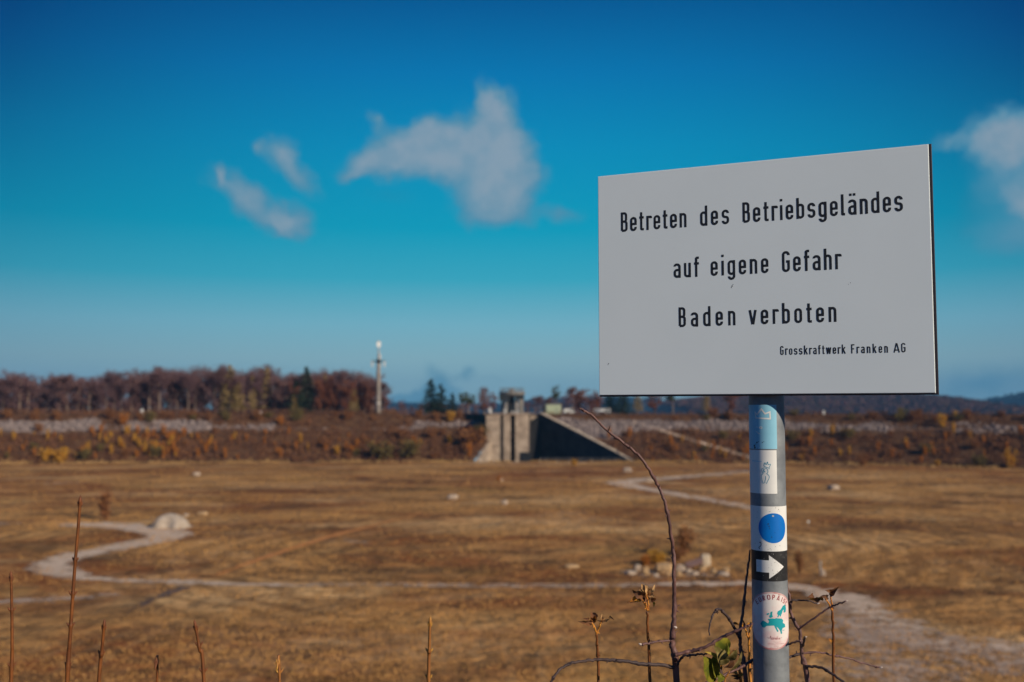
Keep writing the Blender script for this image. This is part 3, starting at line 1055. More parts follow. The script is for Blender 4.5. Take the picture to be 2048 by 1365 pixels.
def tri_leaf(mb, p, d, ln, w):
    """one thin pointed twig or leaf clump from p along d"""
    s = d.orthogonal().normalized()
    s.rotate(Matrix.Rotation(random.uniform(0, 6.28), 3, d))
    mb.add([p - s * w * 0.5, p + s * w * 0.5, p + d * ln], [(0, 1, 2)])


def bare_tree(seed, h, spread, twigm, n_twig=1500, low=0.32):
    """returns (trunk mesh, crown mesh)"""
    r = random.Random(seed); random.seed(seed)
    tr = MB()
    pts = []; x = y = 0.0
    for i in range(9):
        f = i / 8
        pts.append((x, y, h * 0.82 * f)); x += r.uniform(-.12, .12) * h * 0.06; y += r.uniform(-.12, .12) * h * 0.06
    tr.tube(pts, [h * 0.018 * (1 - 0.82 * i / 8) + (h * 0.008 if i == 0 else 0) for i in range(9)], 7)
    cr = MB()
    ends = []
    for k in range(16):
        f = r.uniform(low, 0.98)
        q = f * 8; i = min(int(q), 7)
        b0 = Vector(pts[i]).lerp(Vector(pts[i + 1]), q - i)
        a = r.uniform(0, 6.28)
        out = spread * (0.45 + 0.55 * math.sin(math.pi * min(1, (f - low) / (1 - low) * 0.85 + 0.1))) * r.uniform(0.6, 1.1)
        e = b0 + Vector((math.cos(a) * out, math.sin(a) * out, out * r.uniform(0.5, 1.3) * (1.0 if f < 0.7 else 0.8)))
        e.z = min(e.z, h * r.uniform(0.9, 1.0))
        m = b0.lerp(e, 0.5) + Vector((0, 0, -0.08 * out))
        cr.tube([b0, m, e], [h * 0.007, h * 0.0045, h * 0.0015], 4, cap=False)
        ends.append((b0, m, e))
        for _ in range(2):
            t_ = r.uniform(0.35, 0.9)
            s0 = b0.lerp(e, t_)
            s1 = s0 + Vector((r.gauss(0, .4), r.gauss(0, .4), r.uniform(0.3, 0.9))) * out * 0.6
            s1.z = min(s1.z, h)
            cr.tube([s0, s1], [h * 0.0035, h * 0.001], 3, cap=False)
            ends.append((s0, s0.lerp(s1, .5), s1))
    for _ in range(n_twig):
        b0, m, e = r.choice(ends)
        u = r.uniform(0.25, 1.08)
        p = (b0.lerp(m, u * 2) if u < .5 else m.lerp(e, u * 2 - 1)) + rv(r) * spread * 0.11
        d = Vector((r.gauss(0, 0.6), r.gauss(0, 0.6), r.uniform(0.1, 1.2))).normalized()
        tri_leaf(cr, p, d, r.uniform(0.4, 1.1), r.uniform(0.08, 0.17))
    return tr, cr


def conifer(seed, h, rad, n=1700, droop=0.35, low=0.06, power=1.0):
    r = random.Random(seed); random.seed(seed)
    tr = MB(); tr.tube([(0, 0, 0), (0, 0, h * 0.5), (0, 0, h * 0.97)], [h * 0.017, h * 0.011, h * 0.002], 7)
    cr = MB()
    layers = int(h * 1.5)
    for li in range(layers):
        f = low + (1 - low) * li / layers
        R_ = rad * (1 - f) ** power * r.uniform(0.75, 1.12) + 0.12
        nb = max(4, int(9 * (1 - f)) + 4)
        for k in range(nb):
            a = r.uniform(0, 6.28)
            R2 = R_ * r.uniform(0.6, 1.1)
            b0 = Vector((0, 0, h * f))
            e = b0 + Vector((math.cos(a) * R2, math.sin(a) * R2, -droop * R2 * r.uniform(0.5, 1.2)))
            cr.tube([b0, e], [0.05, 0.015], 3, cap=False)
            m = max(3, int(n / layers / nb))
            for q in range(m):
                u = r.uniform(0.1, 1.0)
                p = b0.lerp(e, u) + rv(r) * 0.12
                d = ((e - b0).normalized() + rv(r) * 0.45 + Vector((0, 0, -0.25))).normalized()
                tri_leaf(cr, p, d, r.uniform(0.4, 0.9) * (0.5 + 0.6 * (1 - f)), r.uniform(0.18, 0.34))
    for q in range(20):
        tri_leaf(cr, Vector((0, 0, h * r.uniform(0.93, 0.99))), (Vector((0, 0, 1)) + rv(r) * 0.3).normalized(), 0.6, 0.14)
    return tr, cr


def shrub(seed, h, w, n=520, ll=0.34, lw=0.26, low=0.0):
    r = random.Random(seed); random.seed(seed)
    st = MB(); cr = MB()
    tips = []
    for k in range(9):
        a = r.uniform(0, 6.28); q = r.uniform(0.1, 0.5) * w
        e = Vector((math.cos(a) * q, math.sin(a) * q, h * r.uniform(0.55, 0.95)))
        st.tube([(0, 0, 0), e * 0.5 + Vector((0, 0, h * 0.06)), e], [h * 0.018, h * 0.011, h * 0.004], 4, cap=False)
        tips.append(e)
    for _ in range(n):
        e = r.choice(tips)
        u = r.uniform(0.25, 1.1)
        p = e * u + rv(r) * w * 0.1 + Vector((0, 0, low))
        if p.z < 0.05: p.z = 0.05 + r.random() * 0.2
        d = (rv(r) + Vector((0, 0, 0.6))).normalized()
        s = d.orthogonal().normalized(); s.rotate(Matrix.Rotation(r.uniform(0, 6.28), 3, d))
        L_, w_ = ll * r.uniform(0.6, 1.3), lw * r.uniform(0.6, 1.3)
        cr.add([p, p + d * L_ * .5 + s * w_ * .5, p + d * L_, p + d * L_ * .5 - s * w_ * .5], [(0, 1, 2, 3)])
    return st, cr


def plant_proto(kind, trcr, tm, cm, label, cat, names=('trunk', 'crown')):
    root = bpy.data.objects.new(kind, None)
    tag(root, label, cat)
    a = trcr[0].build(names[0], tm); b_ = trcr[1].build(names[1], cm)
    a.parent = root; b_.parent = root
    COL.objects.link(root)
    root['_free'] = 1
    return root


def place(proto, loc, scale=1.0, rz=None, label=None, group=None, sz=None):
    if '_free' in proto:
        del proto['_free']
        o = proto
        first = True
    else:
        o = copy_tree(proto)
        if 'group' in o.keys(): del o['group']
    o.location = loc
    o.scale = (scale, scale, sz or scale)
    o.rotation_euler = (0, 0, random.uniform(0, 6.28) if rz is None else rz)
    if label: o['label'] = label
    if group: o['group'] = group
    return o


G_WOOD = 'bare deciduous trees of the wood behind the basin'
L_WOOD = 'bare purplish brown deciduous tree of the wood on the far crest beside the radio mast'
bare = [plant_proto('bare_tree', bare_tree(20 + i, 18.0, (4.2, 5.2, 3.6, 4.8, 5.6, 4.0)[i], twig_red, 3300, (0.06, 0.13, 0.2, 0.05, 0.1, 0.22)[i]), bark_grey, twig_red, L_WOOD, 'tree') for i in range(6)]
dense = [plant_proto('bare_tree', bare_tree(40 + i, 18.0, 5.4, twig_red, 3000, 0.03), bark_grey, twig_red, L_WOOD, 'tree') for i in range(2)]
rust = [plant_proto('beech_tree', bare_tree(60 + i, 13.0, 3.8, twig_rust, 1900, 0.14), bark_dark, twig_rust, 'rusty red beech tree', 'tree') for i in range(3)]
spruce = [plant_proto('spruce_tree', conifer(80 + i, 18.0, 5.6, 4200, 0.35, 0.04, 0.9), bark_dark, spruce_m, 'dark green spruce', 'tree') for i in range(2)]
larch = [plant_proto('larch_tree', conifer(90 + i, 18.0, 3.9, 2200, 0.12, 0.16, 0.7), bark_grey, larch_m, 'yellowish larch', 'tree') for i in range(2)]
pine = [plant_proto('pine_tree', bare_tree(97, 14.0, 2.6, pine_m, 1500, 0.5), bark_grey, pine_m, 'pine', 'tree')]

TOPS = [(-60, 755), (0, 753), (20, 751), (45, 751), (70, 768), (82, 766), (105, 754), (140, 751), (165, 760), (200, 762), (225, 748), (245, 757), (270, 742), (300, 752),
        (325, 735), (350, 744), (385, 741), (410, 748), (440, 737), (470, 742), (500, 741), (535, 739), (570, 750), (600, 752), (640, 746), (665, 747), (690, 746), (720, 757),
        (750, 750), (770, 757), (785, 780), (800, 800)]
TX = [a for a, _ in TOPS]; TY = [b_ for _, b_ in TOPS]


def tree_at(proto, px, top, Y, h0, wide=1.0, label=None, group=None, base=None, rz=None):
    z0 = 19.75 if base is None else base
    x = (px - CX) / FPX * Y
    zt = at(px, top, Y).z
    s = (zt - z0) / h0
    return place(proto, (x, Y, z0 - 0.15), s * wide, rz, label, group, s)


rr = random.Random(5)
for row, (Y0, step, dy) in enumerate(((487, 19, 0), (496, 22, 3), (510, 27, 4), (531, 31, 0), (556, 34, 3))):
    px = -40 + row * 7
    while px < 775 - row * 4:
        if abs(px - 755) < 9 and row == 0:
            px += step; continue
        top = np.interp(px, TX, TY) + dy * 0.6 - 6 + rr.uniform(-8, 17)
        tree_at(rr.choice(dense if row > 1 else bare), px, top, Y0 + rr.uniform(-5, 5), 18.0, rr.uniform(0.95, 1.45), L_WOOD, G_WOOD)
        px += step * rr.uniform(0.75, 1.3)

G_BEECH = 'rusty young beeches along the edge of the wood'
L_BEECH = 'rusty red young beech in front of the bare wood, close to the radio mast'
for px, top in ((643, 758), (668, 752), (700, 757), (718, 766), (741, 775), (735, 762), (652, 770), (590, 762)):
    tree_at(rr.choice(rust), px, top + rr.uniform(-2, 5), 482 + rr.uniform(-3, 8), 13.0, 0.95, L_BEECH, G_BEECH)
tree_at(rust[0], 773, 793, 480, 13.0, 0.9, 'low orange brown beech at the foot of the radio mast, on its open side')
tree_at(spruce[0], 613, 732, 484, 18.0, 1.35, 'tall dark green spruce standing among the bare trees of the wood')
tree_at(spruce[1], 592, 760, 482, 18.0, 1.5, 'shorter dark spruce touching the tall spruce in the wood')
tree_at(larch[0], 460, 729, 485, 18.0, 1.45, 'tall pale yellow larch rising above the wood')
tree_at(larch[1], 478, 764, 483, 18.0, 1.5, 'shorter yellowish larch next to the tall pale larch')
tree_at(larch[0], 534, 733, 490, 18.0, 1.0, 'slim brownish larch between the tall pale larch and the tall spruce')
tree_at(larch[1], 588, 790, 480, 18.0, 1.4, 'small broad olive larch at the foot of the dark spruces')
tree_at(larch[1], 708, 775, 481, 18.0, 1.3, 'olive larch in front of the rusty beeches near the mast')
tree_at(larch[0], 650, 748, 492, 18.0, 0.9, 'orange tinged larch top just past the tall spruce')
tree_at(larch[1], 505, 750, 488, 18.0, 0.8, 'thin pale larch between two taller larches of the wood')
tree_at(spruce[0], 862, 757, 520, 18.0, 1.7, 'taller spruce of the dark pair between the mast and the intake')
tree_at(spruce[1], 882, 767, 518, 18.0, 1.8, 'lower spruce of the dark pair between the mast and the intake')
tree_at(spruce[0], 905, 785, 516, 18.0, 1.8, 'small dark spruce beside the pair of spruces')
tree_at(pine[0], 925, 781, 515, 14.0, 1.6, 'dark bushy pine between the small spruce and the reddish tree')
tree_at(pine[0], 938, 784, 522, 14.0, 1.7, 'rounded dark pine touching another bushy pine near the intake')
tree_at(rust[1], 968, 783, 530, 13.0, 1.1, 'reddish bare tree beside the columned head of the intake')
tree_at(rust[2], 986, 786, 520, 13.0, 0.9, 'low brown tree almost touching the columned head of the intake')
tree_at(bare[1], 970, 772, 560, 18.0, 0.9, 'thin grey tree top above the reddish tree by the intake')
tree_at(pine[0], 1110, 767, 520, 14.0, 1.0, 'dark leaning pine rising behind the pale green shed')
tree_at(rust[0], 1160, 777, 530, 13.0, 1.6, 'wide purplish red bare tree beside the edge of the sign')
tree_at(bare[2], 1146, 768, 545, 18.0, 1.0, 'grey bare tree behind the wide purplish tree')
tree_at(rust[2], 1190, 783, 528, 13.0, 1.4, 'low reddish tree half hidden by the edge of the sign')
tree_at(spruce[1], 1222, 770, 515, 18.0, 1.8, 'dark spruce just under the lower edge of the sign')
tree_at(spruce[0], 1246, 772, 510, 18.0, 1.8, 'second dark spruce under the sign, touching the yellowish larch')
tree_at(larch[1], 1275, 765, 515, 18.0, 1.1, 'yellowish olive larch under the lower edge of the sign')
tree_at(pine[0], 1345, 775, 520, 14.0, 1.3, 'olive pine under the sign above the pale slope')
tree_at(rust[1], 1310, 772, 535, 13.0, 1.4, 'reddish bare tree under the sign between larch and pine')
tree_at(larch[0], 1412, 768, 525, 18.0, 1.0, 'brownish larch under the sign, the one closest to the pole')
tree_at(rust[0], 1460, 775, 540, 13.0, 1.5, 'wide reddish tree under the sign beside the pole')

# low trees and thicket far behind, between mast and intake
G_LOW = 'low bare trees far behind the crest'
L_LOW = 'low bare brown tree far behind the crest between the mast and the sign'
for px in list(range(786, 960, 13)) + list(range(1056, 1200, 13)):
    tree_at(rr.choice(bare), px + rr.uniform(-4, 4), (805 if px < 960 else 793) + rr.uniform(-7, 8), 640 + rr.uniform(-30, 40), 18.0, rr.uniform(1.2, 1.7), L_LOW, G_LOW, base=18.5)

# undergrowth along the foot of the wood
n_u = 2600
ux = rng.uniform(-60, 792, n_u); uy = 477 + rng.random(n_u) ** 1.5 * 55
C0 = np.stack([(ux - CX) / FPX * uy, uy, np.full(n_u, 19.6)], 1)
K = 12
hu = np.repeat(rng.uniform(1.2, 4.2, n_u), K)
P = np.repeat(C0, K, 0) + rng.normal(size=(n_u * K, 3)) * np.stack([hu * .22, hu * .22, hu * 0], 1) + np.stack([hu * 0, hu * 0, hu * rng.random(n_u * K) * .6], 1)


def quads(P, D, S, Lh, Wd):
    """leaf quads at P along D with side S"""
    a = P; b_ = P + D * (Lh * 0.5)[:, None] + S * (Wd * 0.5)[:, None]
    c_ = P + D * Lh[:, None]; d_ = P + D * (Lh * 0.5)[:, None] - S * (Wd * 0.5)[:, None]
    V = np.stack([a, b_, c_, d_], 1).reshape(-1, 3)
    F = np.arange(len(V)).reshape(-1, 4)
    return V, F


def rand_dirs(n, up=0.8):
    d = rng.normal(size=(n, 3)); d[:, 2] = np.abs(d[:, 2]) + up
    d /= np.linalg.norm(d, axis=1)[:, None]
    s = np.cross(d, rng.normal(size=(n, 3))); s /= np.linalg.norm(s, axis=1)[:, None] + 1e-9
    return d, s


D, S = rand_dirs(len(P), 2.0)
Vq, Fq = quads(P, D, S, hu * rng.uniform(.3, .6, len(P)), hu * rng.uniform(.05, .12, len(P)))
und_m = mat('undergrowth_twigs', (0.13, 0.062, 0.045, 1), (0.20, 0.10, 0.05, 1), 0.07, 0.95, island=(0.085, 0.05, 0.05, 1), spec=0.05)
tag(np_mesh('undergrowth', Vq, Fq, und_m), kind='stuff')

# shrubs on the far slope
SH_O = [plant_proto('orange_shrub', shrub(110 + i, 2.6, 2.0, 420), bark_dark, orange_m, 'orange shrub', 'shrub', ('stems', 'foliage')) for i in range(3)]
SH_Y = [plant_proto('yellow_shrub', shrub(120 + i, 2.6, 2.0, 420), bark_dark, yellow_m, 'yellow shrub', 'shrub', ('stems', 'foliage')) for i in range(2)]
SH_B = [plant_proto('brown_shrub', shrub(130 + i, 2.6, 2.6, 460), bark_dark, brown_m, 'brown shrub', 'shrub', ('stems', 'foliage')) for i in range(3)]
SH_V = [plant_proto('olive_shrub', shrub(140 + i, 2.6, 3.0, 460), bark_dark, olive_m, 'olive shrub', 'shrub', ('stems', 'foliage')) for i in range(2)]


def shrub_at(proto, px, py, hpx, wf=1.0, label=None, group=None):
    g = ground_hit(px, py)
    h = hpx * g.y / FPX
    s = h / 2.6
    return place(proto, g - Vector((0, 0, 0.1)), s * wf, None, label, group, s)


for (pr, px, py, h, wf, lb) in (
        (SH_O[0], 245, 853, 25, 1.0, 'large orange shrub on the stone facing below the thick white marker post'),
        (SH_O[1], 560, 851, 18, 1.4, 'round orange brown shrub high on the slope between the spruce and the short marker'),
        (SH_Y[0], 900, 843, 20, 1.3, 'bright yellow shrub high on the slope beside the intake'),
        (SH_Y[1], 1885, 856, 26, 0.9, 'bright yellow shrub high on the slope under the gap between the two hills'),
        (SH_Y[0], 1910, 840, 18, 0.8, 'yellow shrub on the crest under the low end of the near hill'),
        (SH_V[0], 300, 846, 22, 1.0, 'olive brown shrub on the stone facing next to the large orange shrub'),
        (SH_Y[1], 92, 924, 26, 1.4, 'wide yellow olive shrub at the toe of the slope, farthest from the intake'),
        (SH_Y[0], 122, 927, 30, 1.3, 'taller yellow olive shrub at the toe of the slope beside the wide one'),
        (SH_V[1], 165, 920, 22, 1.6, 'broad olive shrub low on the slope past the two yellow olive ones'),
        (SH_V[0], 310, 915, 22, 1.5, 'broad olive brown shrub low on the slope under the large orange shrub'),
        (SH_Y[1], 674, 911, 18, 1.1, 'single yellow shrub at the toe of the slope under the rusty beeches'),
        (SH_O[2], 705, 908, 18, 1.2, 'orange shrub at the toe of the slope under the mast'),
        (SH_V[1], 772, 920, 36, 1.5, 'big dark olive shrub at the toe of the slope between mast and intake'),
        (SH_V[0], 822, 916, 34, 1.4, 'big olive brown shrub at the toe of the slope, the one closer to the intake'),
        (SH_B[0], 945, 893, 38, 1.6, 'large brown shrub crowding against the short wing wall of the intake'),
        (SH_V[0], 962, 880, 30, 1.2, 'olive orange shrub in the corner beside the intake piers'),
        (SH_B[1], 975, 872, 20, 1.2, 'small brown shrub touching the first intake pier'),
        (SH_O[1], 940, 915, 30, 0.5, 'thin orange shrub below the large brown shrub at the intake'),
        (SH_O[0], 1218, 879, 22, 0.6, 'thin orange shrub just above the coping of the dark wing wall'),
        (SH_O[2], 1258, 877, 22, 0.7, 'orange shrub on the slope behind the curved thorny twig'),
        (SH_Y[0], 1665, 872, 22, 0.7, 'slim yellow shrub on the slope just past the sign pole'),
        (SH_Y[1], 2022, 937, 34, 0.9, 'tall yellow shrub at the toe of the slope at the far end from the wood'),
        (SH_Y[0], 1876, 934, 14, 1.0, 'small yellow shrub at the toe of the slope under the bright yellow one'),
        (SH_V[1], 1965, 936, 26, 1.2, 'olive brown shrub at the toe of the slope beside the tall yellow one'),
        (SH_B[2], 1725, 933, 24, 1.2, 'orange brown shrub at the toe of the slope beyond the sign pole'),
        (SH_Y[1], 1148, 932, 13, 1.6, 'small pale yellow shrub in front of the forecourt rail of the intake'),
        (SH_O[2], 998, 964, 12, 1.0, 'tiny bright orange shrub alone on the grass in front of the intake')):
    shrub_at(pr, px, py, h, wf, lb)

G_SO = 'slim orange shrubs scattered over the far slope'
L_SO = 'slim orange or yellow shrub among the brown scrub of the far slope'
for k in range(170):
    if k < 100:
        px = rr.choice([rr.gauss(330, 120), rr.uniform(-10, 620), rr.uniform(180, 420)]); py = rr.uniform(868, 920)
    elif k < 115:
        px = rr.uniform(600, 960); py = rr.uniform(872, 905)
    elif k < 138:
        px = rr.uniform(1290, 1495); py = rr.uniform(880, 925)
    else:
        px = rr.uniform(1568, 2060); py = rr.uniform(866, 932)
    if 940 < px < 1290: continue
    pr = rr.choice(SH_O + SH_O + SH_Y)
    shrub_at(pr, px, py, rr.uniform(9, 22), rr.uniform(0.4, 0.8), L_SO, G_SO)
G_SB = 'brown shrubs scattered over the far slope and crest'
L_SB = 'dull brown shrub among the scrub of the far slope or along its crest'
for k in range(120):
    px = rr.uniform(-20, 2060)
    if 930 < px < 1300: continue
    py = rr.uniform(832, 844) if k % 2 else rr.uniform(866, 924)
    shrub_at(rr.choice(SH_B + SH_V[:1]), px, py, rr.uniform(10, 20), rr.uniform(0.8, 1.5), L_SB, G_SB)


# brown scrub that covers the slope, and the loose stone facing: masses nobody could count
far_i = [i for i in range(NT) if TOE[i].y > 330 and -255 < TOE[i].x < 235]
seg = np.array([(TOE[(i + 1) % NT] - TOE[i]).length for i in far_i]); cum = np.cumsum(seg)
C0 = []; HT = []
tries = 0
while len(C0) < 9500 and tries < 90000:
    tries += 1
    i = far_i[int(np.searchsorted(cum, rng.random() * cum[-1]))]
    o = rng.uniform(0.5, 43.0)
    fr_ = rng.random()
    p = TOE[i].lerp(TOE[(i + 1) % NT], fr_) + TOEN[i].lerp(TOEN[(i + 1) % NT], fr_) * o
    if in_poly(p.x, p.y, [(q[0] + (-1.5 if q[0] < 0 else 1.5), q[1]) for q in NOTCH]) or (-13 < p.x < 14 and p.y > 440): continue
    z = slope_z(o)
    g = gravel_amount(p.x, p.y, o)
    if rng.random() < g * 1.05: continue
    patch = noise.noise(Vector((p.x * 0.09, p.y * 0.09, 2.0)))
    if z > 12 and rng.random() < 0.25: continue
    if rng.random() < 0.25 - patch * 0.5: continue
    C0.append((p.x, p.y, z)); HT.append((0.95 + patch * 0.7) * rng.uniform(0.6, 1.6) * (1.0 if z < 12 else 0.75))
C0 = np.array(C0); HT = np.array(HT)
K = 11
P = np.repeat(C0, K, 0); Hh = np.repeat(HT, K)
P = P + rng.normal(size=P.shape) * np.stack([Hh * 0.45, Hh * 0.45, Hh * 0.05], 1) + np.stack([0 * Hh, 0 * Hh, rng.random(len(Hh)) * Hh * 0.8 + 0.05], 1)
D, S = rand_dirs(len(P))
Vq, Fq = quads(P, D, S, Hh * rng.uniform(0.4, 0.9, len(P)), Hh * rng.uniform(0.14, 0.3, len(P)))
scrub_m = mat('scrub', (0.155, 0.070, 0.043, 1), (0.070, 0.034, 0.028, 1), 0.14, 0.95, island=(0.27, 0.125, 0.052, 1), spec=0.05, contrast=(0.4, 0.6))
sc = np_mesh('scrub', Vq, Fq, scrub_m)
tag(sc, kind='stuff')

S0 = []
tries = 0
while len(S0) < 5200 and tries < 90000:
    tries += 1
    i = far_i[int(np.searchsorted(cum, rng.random() * cum[-1]))]
    o = rng.uniform(14, 38)
    fr_ = rng.random()
    p = TOE[i].lerp(TOE[(i + 1) % NT], fr_) + TOEN[i].lerp(TOEN[(i + 1) % NT], fr_) * o
    if in_poly(p.x, p.y, NOTCH) or (-13 < p.x < 14 and p.y > 440): continue
    if rng.random() > gravel_amount(p.x, p.y, o): continue
    S0.append((p.x, p.y, slope_z(o)))
S0 = np.array(S0)
cube = np.array([(x, y, z) for x in (-1, 1) for y in (-1, 1) for z in (-1, 1)], float) * 0.5
sz = rng.uniform(0.3, 1.0, (len(S0), 1, 1)) * rng.uniform(0.6, 1.2, (len(S0), 1, 3))
VV = (cube[None] + rng.normal(size=(len(S0), 8, 3)) * 0.12) * sz + S0[:, None, :] + np.array([0, 0, 0.12])
q6 = np.array([(0, 1, 3, 2), (4, 6, 7, 5), (0, 4, 5, 1), (2, 3, 7, 6), (0, 2, 6, 4), (1, 5, 7, 3)])
FF = (q6[None] + (np.arange(len(S0)) * 8)[:, None, None]).reshape(-1, 4)
stone_m = mat('facing_stone', (0.33, 0.265, 0.25, 1), None, rough=0.95, island=(0.12, 0.092, 0.088, 1), spec=0.1)
st = np_mesh('stone_facing', VV.reshape(-1, 3), FF, stone_m)
tag(st, kind='stuff')

# rank pale grass along the far toe
C0 = []
while len(C0) < 2600:
    i = far_i[int(np.searchsorted(cum, rng.random() * cum[-1]))]
    fr_ = rng.random()
    o = rng.normal(-1.5, 2.2)
    p = TOE[i].lerp(TOE[(i + 1) % NT], fr_) + TOEN[i] * o
    if -18 < p.x < 53 and o > -2.0: continue
    if noise.noise(Vector((p.x * 0.05, 3.0, 1.0))) + 0.5 * noise.noise(Vector((p.x * 0.2, p.y * 0.2, 5.0))) < rng.uniform(-0.35, 0.25): continue
    C0.append((p.x, p.y, slope_z(o)))
C0 = np.array(C0)
K = 8
hu = np.repeat(rng.uniform(0.5, 1.7, len(C0)), K)
P = np.repeat(C0, K, 0) + rng.normal(size=(len(hu), 3)) * np.stack([hu * .35, hu * .35, hu * 0], 1)
D, S = rand_dirs(len(P), 1.6)
Vq, Fq = quads(P, D, S, hu * rng.uniform(.5, 1.0, len(P)), hu * rng.uniform(.1, .2, len(P)))
tg = np_mesh('tall_grass', Vq, Fq, mat('rank_grass', (0.42, 0.25, 0.10, 1), (0.27, 0.15, 0.06, 1), 0.08, 1.0, island=(0.50, 0.32, 0.14, 1), spec=0.05))
tag(tg, kind='stuff')

# dry tussocks over the nearer floor
n_t = 75000
yy = 70 + (rng.random(n_t) ** 1.6) * 330
xx = (rng.random(n_t) - 0.5) * 1.14 * yy
keep = np.array([toe_offset(x, y) < -3 for x, y in zip(xx, yy)])
dens = np.array([noise.noise(Vector((x * 0.03, y * 0.03, 7.0))) + 0.7 * noise.noise(Vector((x * 0.12, y * 0.12, 9.0))) for x, y in zip(xx, yy)])
keep &= rng.random(n_t) < 0.5 + dens * 1.2
xx = xx[keep]; yy = yy[keep]; dens = dens[keep]
n_t = len(xx)
K = 4
P = np.stack([np.repeat(xx, K), np.repeat(yy, K), np.zeros(n_t * K)], 1) + np.concatenate([rng.normal(size=(n_t * K, 2)) * 0.18, np.zeros((n_t * K, 1))], 1)
D, S = rand_dirs(len(P), 1.2)
sc_ = np.repeat(0.6 + np.clip(yy / 300, 0, 1) * 0.5, K)
Vq, Fq = quads(P, D, S, rng.uniform(0.15, 0.5, len(P)) * sc_, rng.uniform(0.05, 0.13, len(P)) * sc_)
tus_m = mat('dry_tussock', (0.44, 0.23, 0.078, 1), (0.20, 0.092, 0.032, 1), 0.05, 1.0, island=(0.56, 0.32, 0.12, 1), spec=0.05, contrast=(0.42, 0.6))
gr = np_mesh('dry_grass', Vq, Fq, tus_m)
tag(gr, kind='stuff')

# ------------------------------------------------------------------ stones, rubble and small things on the floor
lime = mat('pale_limestone', (0.48, 0.38, 0.30, 1), (0.34, 0.26, 0.20, 1), 1.2, 0.95, bump=0.06, bscale=3.0)
lime_y = mat('ochre_limestone', (0.55, 0.36, 0.19, 1), (0.36, 0.23, 0.12, 1), 1.4, 0.95, bump=0.06, bscale=3.0)
gravel_m = mat('mound_gravel', (0.46, 0.38, 0.31, 1), (0.34, 0.27, 0.21, 1), 0.7, 1.0, bump=0.2, bscale=2.5)


def boulder_mesh(mb, size, seed, c=(0, 0, 0), rough=0.22, flat=1.0):
    b_ = bmesh.new()
    bmesh.ops.create_icosphere(b_, subdivisions=3, radius=0.5)
    for v in b_.verts:
        d = v.co.normalized()
        q = max(abs(d.x), abs(d.y), abs(d.z))
        f = 0.5 / (q ** 0.55)
        f *= 1 + rough * noise.noise(d * 1.6 + Vector((seed * 7.3, 0, seed))) + 0.08 * noise.noise(d * 5 + Vector((0, seed * 3.1, 0)))
        v.co = Vector((d.x * f * size[0], d.y * f * size[1], d.z * f * size[2]))
    b_.verts.index_update()
    V = [(v.co.x + c[0], v.co.y + c[1], v.co.z + c[2] + size[2] * 0.40) for v in b_.verts]
    F = [tuple(v.index for v in f.verts) for f in b_.faces]
    b_.free()
    mb.add(V, F)


def boulder(px, py, wpx, hpx, seed, label, m=None, depth=0.8, group=None, name='boulder'):
    g = ground_hit(px, py)
    k = g.y / FPX
    mb = MB(); boulder_mesh(mb, (wpx * k, wpx * k * depth, hpx * k * 1.15), seed)
    o = mb.build(name, m or lime, None, False, g)
    o.rotation_euler = (0, 0, seed * 1.7 % 0.6 - 0.3)
    return tag(o, label, 'boulder', group)


boulder(393, 952, 13, 7, 1, 'small pale stone on the grass below the olive shrubs at the toe')
boulder(905, 999, 22, 9, 2, 'flat pale boulder alone in the middle of the grass floor')
boulder(1009, 1009, 12, 8, 3, 'small dull stone on the grass near the flat pale boulder')
boulder(1255, 945, 17, 9, 4, 'pale boulder on the grass in front of the dark wing wall')
boulder(1299, 965, 16, 8, 5, 'pale boulder lying on the sharp bend of the gravel path')
boulder(1667, 980, 22, 9, 6, 'pale boulder on the grass beyond the sign pole')
boulder(1002, 962, 9, 4, 7, 'small pale stone beside the tiny orange shrub')
boulder(372, 1033, 9, 5, 8, 'small whitish stone at the side of the gravel mound')
boulder(405, 1031, 20, 7, 9, 'ochre stone past the gravel mound', lime_y)
boulder(1143, 1137, 30, 7, 10, 'long low ochre slab on the grass apart from the rubble heap', lime_y)
# rubble by the path
RB = [(1275, 1141, 13, 11, lime), (1292, 1150, 12, 15, lime_y), (1328, 1146, 34, 18, lime_y), (1360, 1145, 20, 14, lime), (1377, 1148, 13, 9, lime), (1336, 1153, 8, 9, lime_y),
      (1359, 1153, 10, 9, lime_y), (1405, 1141, 14, 7, lime_y), (1428, 1150, 11, 11, lime_y), (1452, 1144, 13, 8, lime_y), (1446, 1152, 22, 7, lime), (1262, 1149, 22, 7, lime), (1312, 1154, 10, 6, lime),
      (1390, 1150, 14, 6, lime)]
for i, (px, py, w, h, m) in enumerate(RB):
    boulder(px, py, w, h, 20 + i, 'rough pale stone lying in the rubble heap beside the gravel path', m, 0.9, 'stones of the rubble heap', 'rubble_stone')
g = ground_hit(1411, 1133); k = g.y / FPX
mb = MB(); boulder_mesh(mb, (20 * k, 18 * k, 27 * k), 41, (0, 0, 0), 0.05)
o = mb.build('concrete_block', mat('block_concrete', (0.56, 0.46, 0.34, 1), (0.46, 0.37, 0.27, 1), 2.0, 0.9), None, False, g)
tag(o, 'upright pale concrete block standing on the rubble heap', 'concrete block')
g = ground_hit(1388, 1136)
mb = MB(); mb.cbox((-1.25, -0.6, 0.0), (1.25, 0.6, 0.22), 0.05)
o = mb.build('stone_slab', mat('pink_slab', (0.25, 0.15, 0.13, 1), (0.17, 0.10, 0.085, 1), 2.0, 0.9), None, False, g + Vector((0, 0, 0.6)))
o.rotation_euler = (R(24), R(-16), R(10))
tag(o, 'tilted pinkish stone slab leaning towards the concrete block of the rubble heap', 'slab')
g = ground_hit(1305, 1128)
shrub_at(SH_Y[0], 1312, 1130, 28, 1.6, 'ochre yellow shrub growing over the rubble heap')
